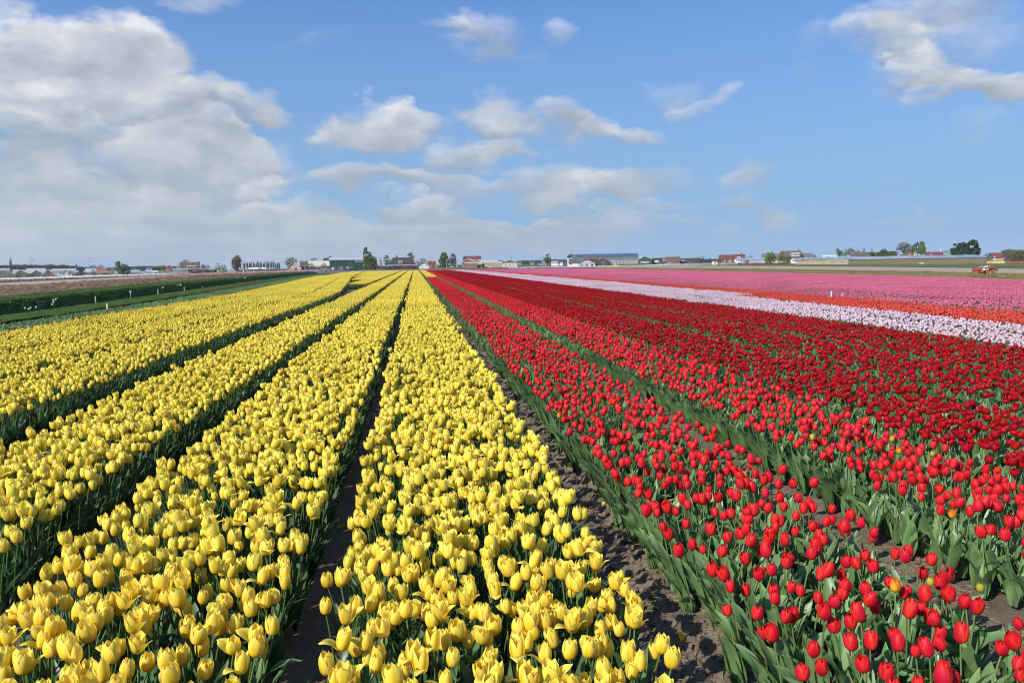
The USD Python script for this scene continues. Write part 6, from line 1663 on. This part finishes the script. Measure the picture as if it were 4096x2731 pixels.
fence('row of yellow crates beyond the green field at right', 'H', 1652, 1990, 524, 504, 400, 7, 'yellow', 'crate_row', board=True)
fence('row of red and white crates at the right edge', 'H', 2020, 2360, 522, 500, 400, 7, 'red_paint', 'crate_row', board=True)
flower_strip('grey_hut_strip', 'grey white flowers left of the glasshouse', 150, 172, 400, 520, 0, (.40, .40, .42), (.6, .6, .62))

# --- the red bulb lifting machine left in the stubble
sp = Spot('P', 3943, 1095.5, 98.0)
t = thing('bulb_harvester', 'rusty red bulb lifting machine standing in the dry grass', 'farm machine', sp.loc, -sp.az + .15)
U = lambda x: sp.X(3700 + x / 5.939)                            # the shapes were read from a sketch; metres from its units
V = lambda y: sp.Z(1020 + y / 5.939)
S = U(1444) - U(1443)
def plate(pts, y0, y1, mat, name, par=t):
    P = [(U(x), y, V(yy)) for y in (y0, y1) for x, yy in pts]; n = len(pts)
    f = [(0, i, i + 1) for i in range(1, n - 1)] + [(n, n + i + 1, n + i) for i in range(1, n - 1)]
    f += [(i, i + n, (i + 1) % n + n) for i in range(n)] + [(i, (i + 1) % n + n, (i + 1) % n) for i in range(n)]
    return MB().add(P, f).build(name, MAT[mat], par)
plate([(1178, 304), (1315, 300), (1290, 352), (1165, 352)], 0, 1.5, 'red_paint', 'hopper')
plate([(1160, 362), (1300, 360), (1265, 410), (1152, 418)], .03, 1.45, 'red_paint', 'hopper')
MB().bar((U(1140), -.04, V(357)), (U(1322), -.04, V(355)), .025).build('rail', MAT['black'], t)
plate([(1318, 300), (1345, 292), (1395, 385), (1385, 415), (1310, 418), (1300, 360)], .1, 1.35, 'red_paint', 'side_panel')
plate([(1345, 318), (1520, 330), (1490, 400), (1400, 415)], .3, 1.2, 'rust', 'sieve_bed')
for i in range(7):
    u = 1365 + i * 21
    MB().bar((U(u), .26, V(335 + i)), (U(u + 20), .26, V(402)), .012).build('sieve_bar', MAT['steel'], t)
MB().bar((U(1340), .05, V(300)), (U(1612), .05, V(296)), .045).build('beam', MAT['red_paint'], t)
MB().bar((U(1340), 1.3, V(300)), (U(1612), 1.3, V(296)), .045).build('beam', MAT['red_paint'], t)
MB().bar((U(1578), .1, V(244)), (U(1478), .1, V(400)), .055).build('arm', MAT['red_paint'], t)
MB().bar((U(1578), .1, V(244)), (U(1592), 1.1, V(252)), .05).build('arm', MAT['red_paint'], t)
MB().bar((U(1500), .12, V(262)), (U(1580), .12, V(246)), .05).build('arm', MAT['red_paint'], t)
MB().bar((U(1395), .15, V(286)), (U(1505), .15, V(262)), .055).build('pipe', MAT['white'], t)
MB().bar((U(1285), .2, V(284)), (U(1395), .2, V(280)), .035).build('pipe', MAT['light_grey'], t)
MB().tube([(U(1368), .0, V(338)), (U(1388), .0, V(342)), (U(1410), 0, V(346)), (U(1428), .0, V(343))], [.06, .13, .13, .05], 8).bar((U(1425), 0, V(342)), (U(1512), 0, V(338)), .03).build('lever', MAT['white'], t)
for (x, y, r, dp) in ((1706, 356, 36, .15), (1706, 356, 36, 1.2), (1655, 425, 30, .3), (1470, 430, 28, .3), (1470, 430, 28, 1.1)):
    w = MB().tube([(U(x), dp, V(y)), (U(x), dp + .22, V(y))], r * S, 16).build('wheel', MAT['black'], t)
    MB().tube([(U(x), dp - .012, V(y)), (U(x), dp + .232, V(y))], r * S * .62, 12).build('rim', MAT['red_paint'], w)
plate([(1540, 320), (1640, 316), (1650, 360), (1600, 390), (1550, 380)], .3, 1.0, 'rust', 'gearbox')
MB().bar((U(1600), .3, V(352)), (U(1706), .3, V(356)), .05).build('axle', MAT['red_paint'], t)
MB().bar((U(1560), .2, V(380)), (U(1565), .2, V(440)), .05).build('jack', MAT['yellow'], t)
for i in range(8):
    a = i * .785
    MB().bar((U(1600), .22, V(405)), (U(1600) + math.cos(a) * .16, .22, V(405) + math.sin(a) * .16), .02).build('tine', MAT['rust'], t)
MB().tube([(U(1575), .24, V(405)), (U(1575), .9, V(405))], .12, 10).build('drum', MAT['rust'], t)
MB().bar((U(1300), .2, V(418)), (U(1285), .2, V(438)), .03).build('foot', MAT['rust'], t)
MB().bar((U(1280), .9, V(418)), (U(1270), .9, V(438)), .03).build('foot', MAT['rust'], t)
plate([(1300, 418), (1470, 418), (1450, 442), (1310, 436)], .4, .5, 'rust', 'skirt')
print('things done')

# ------------------------------------------------------------------ thin haze over the land
HAZE = 0.0001
usdkit.material(stage, '/World/Looks/haze', {'v': ('principled_volume', dict(color=(.80, .88, .97), density=HAZE, anisotropy=.1))}, [], volume='v.volume')
hz = MB().box(-5200, 5200, -900, 6400, -36, 120).build('haze', UsdShade.Material.Get(stage, '/World/Looks/haze'))
tag(hz, 'thin pale haze in the air over the fields', 'haze', None, 'stuff')
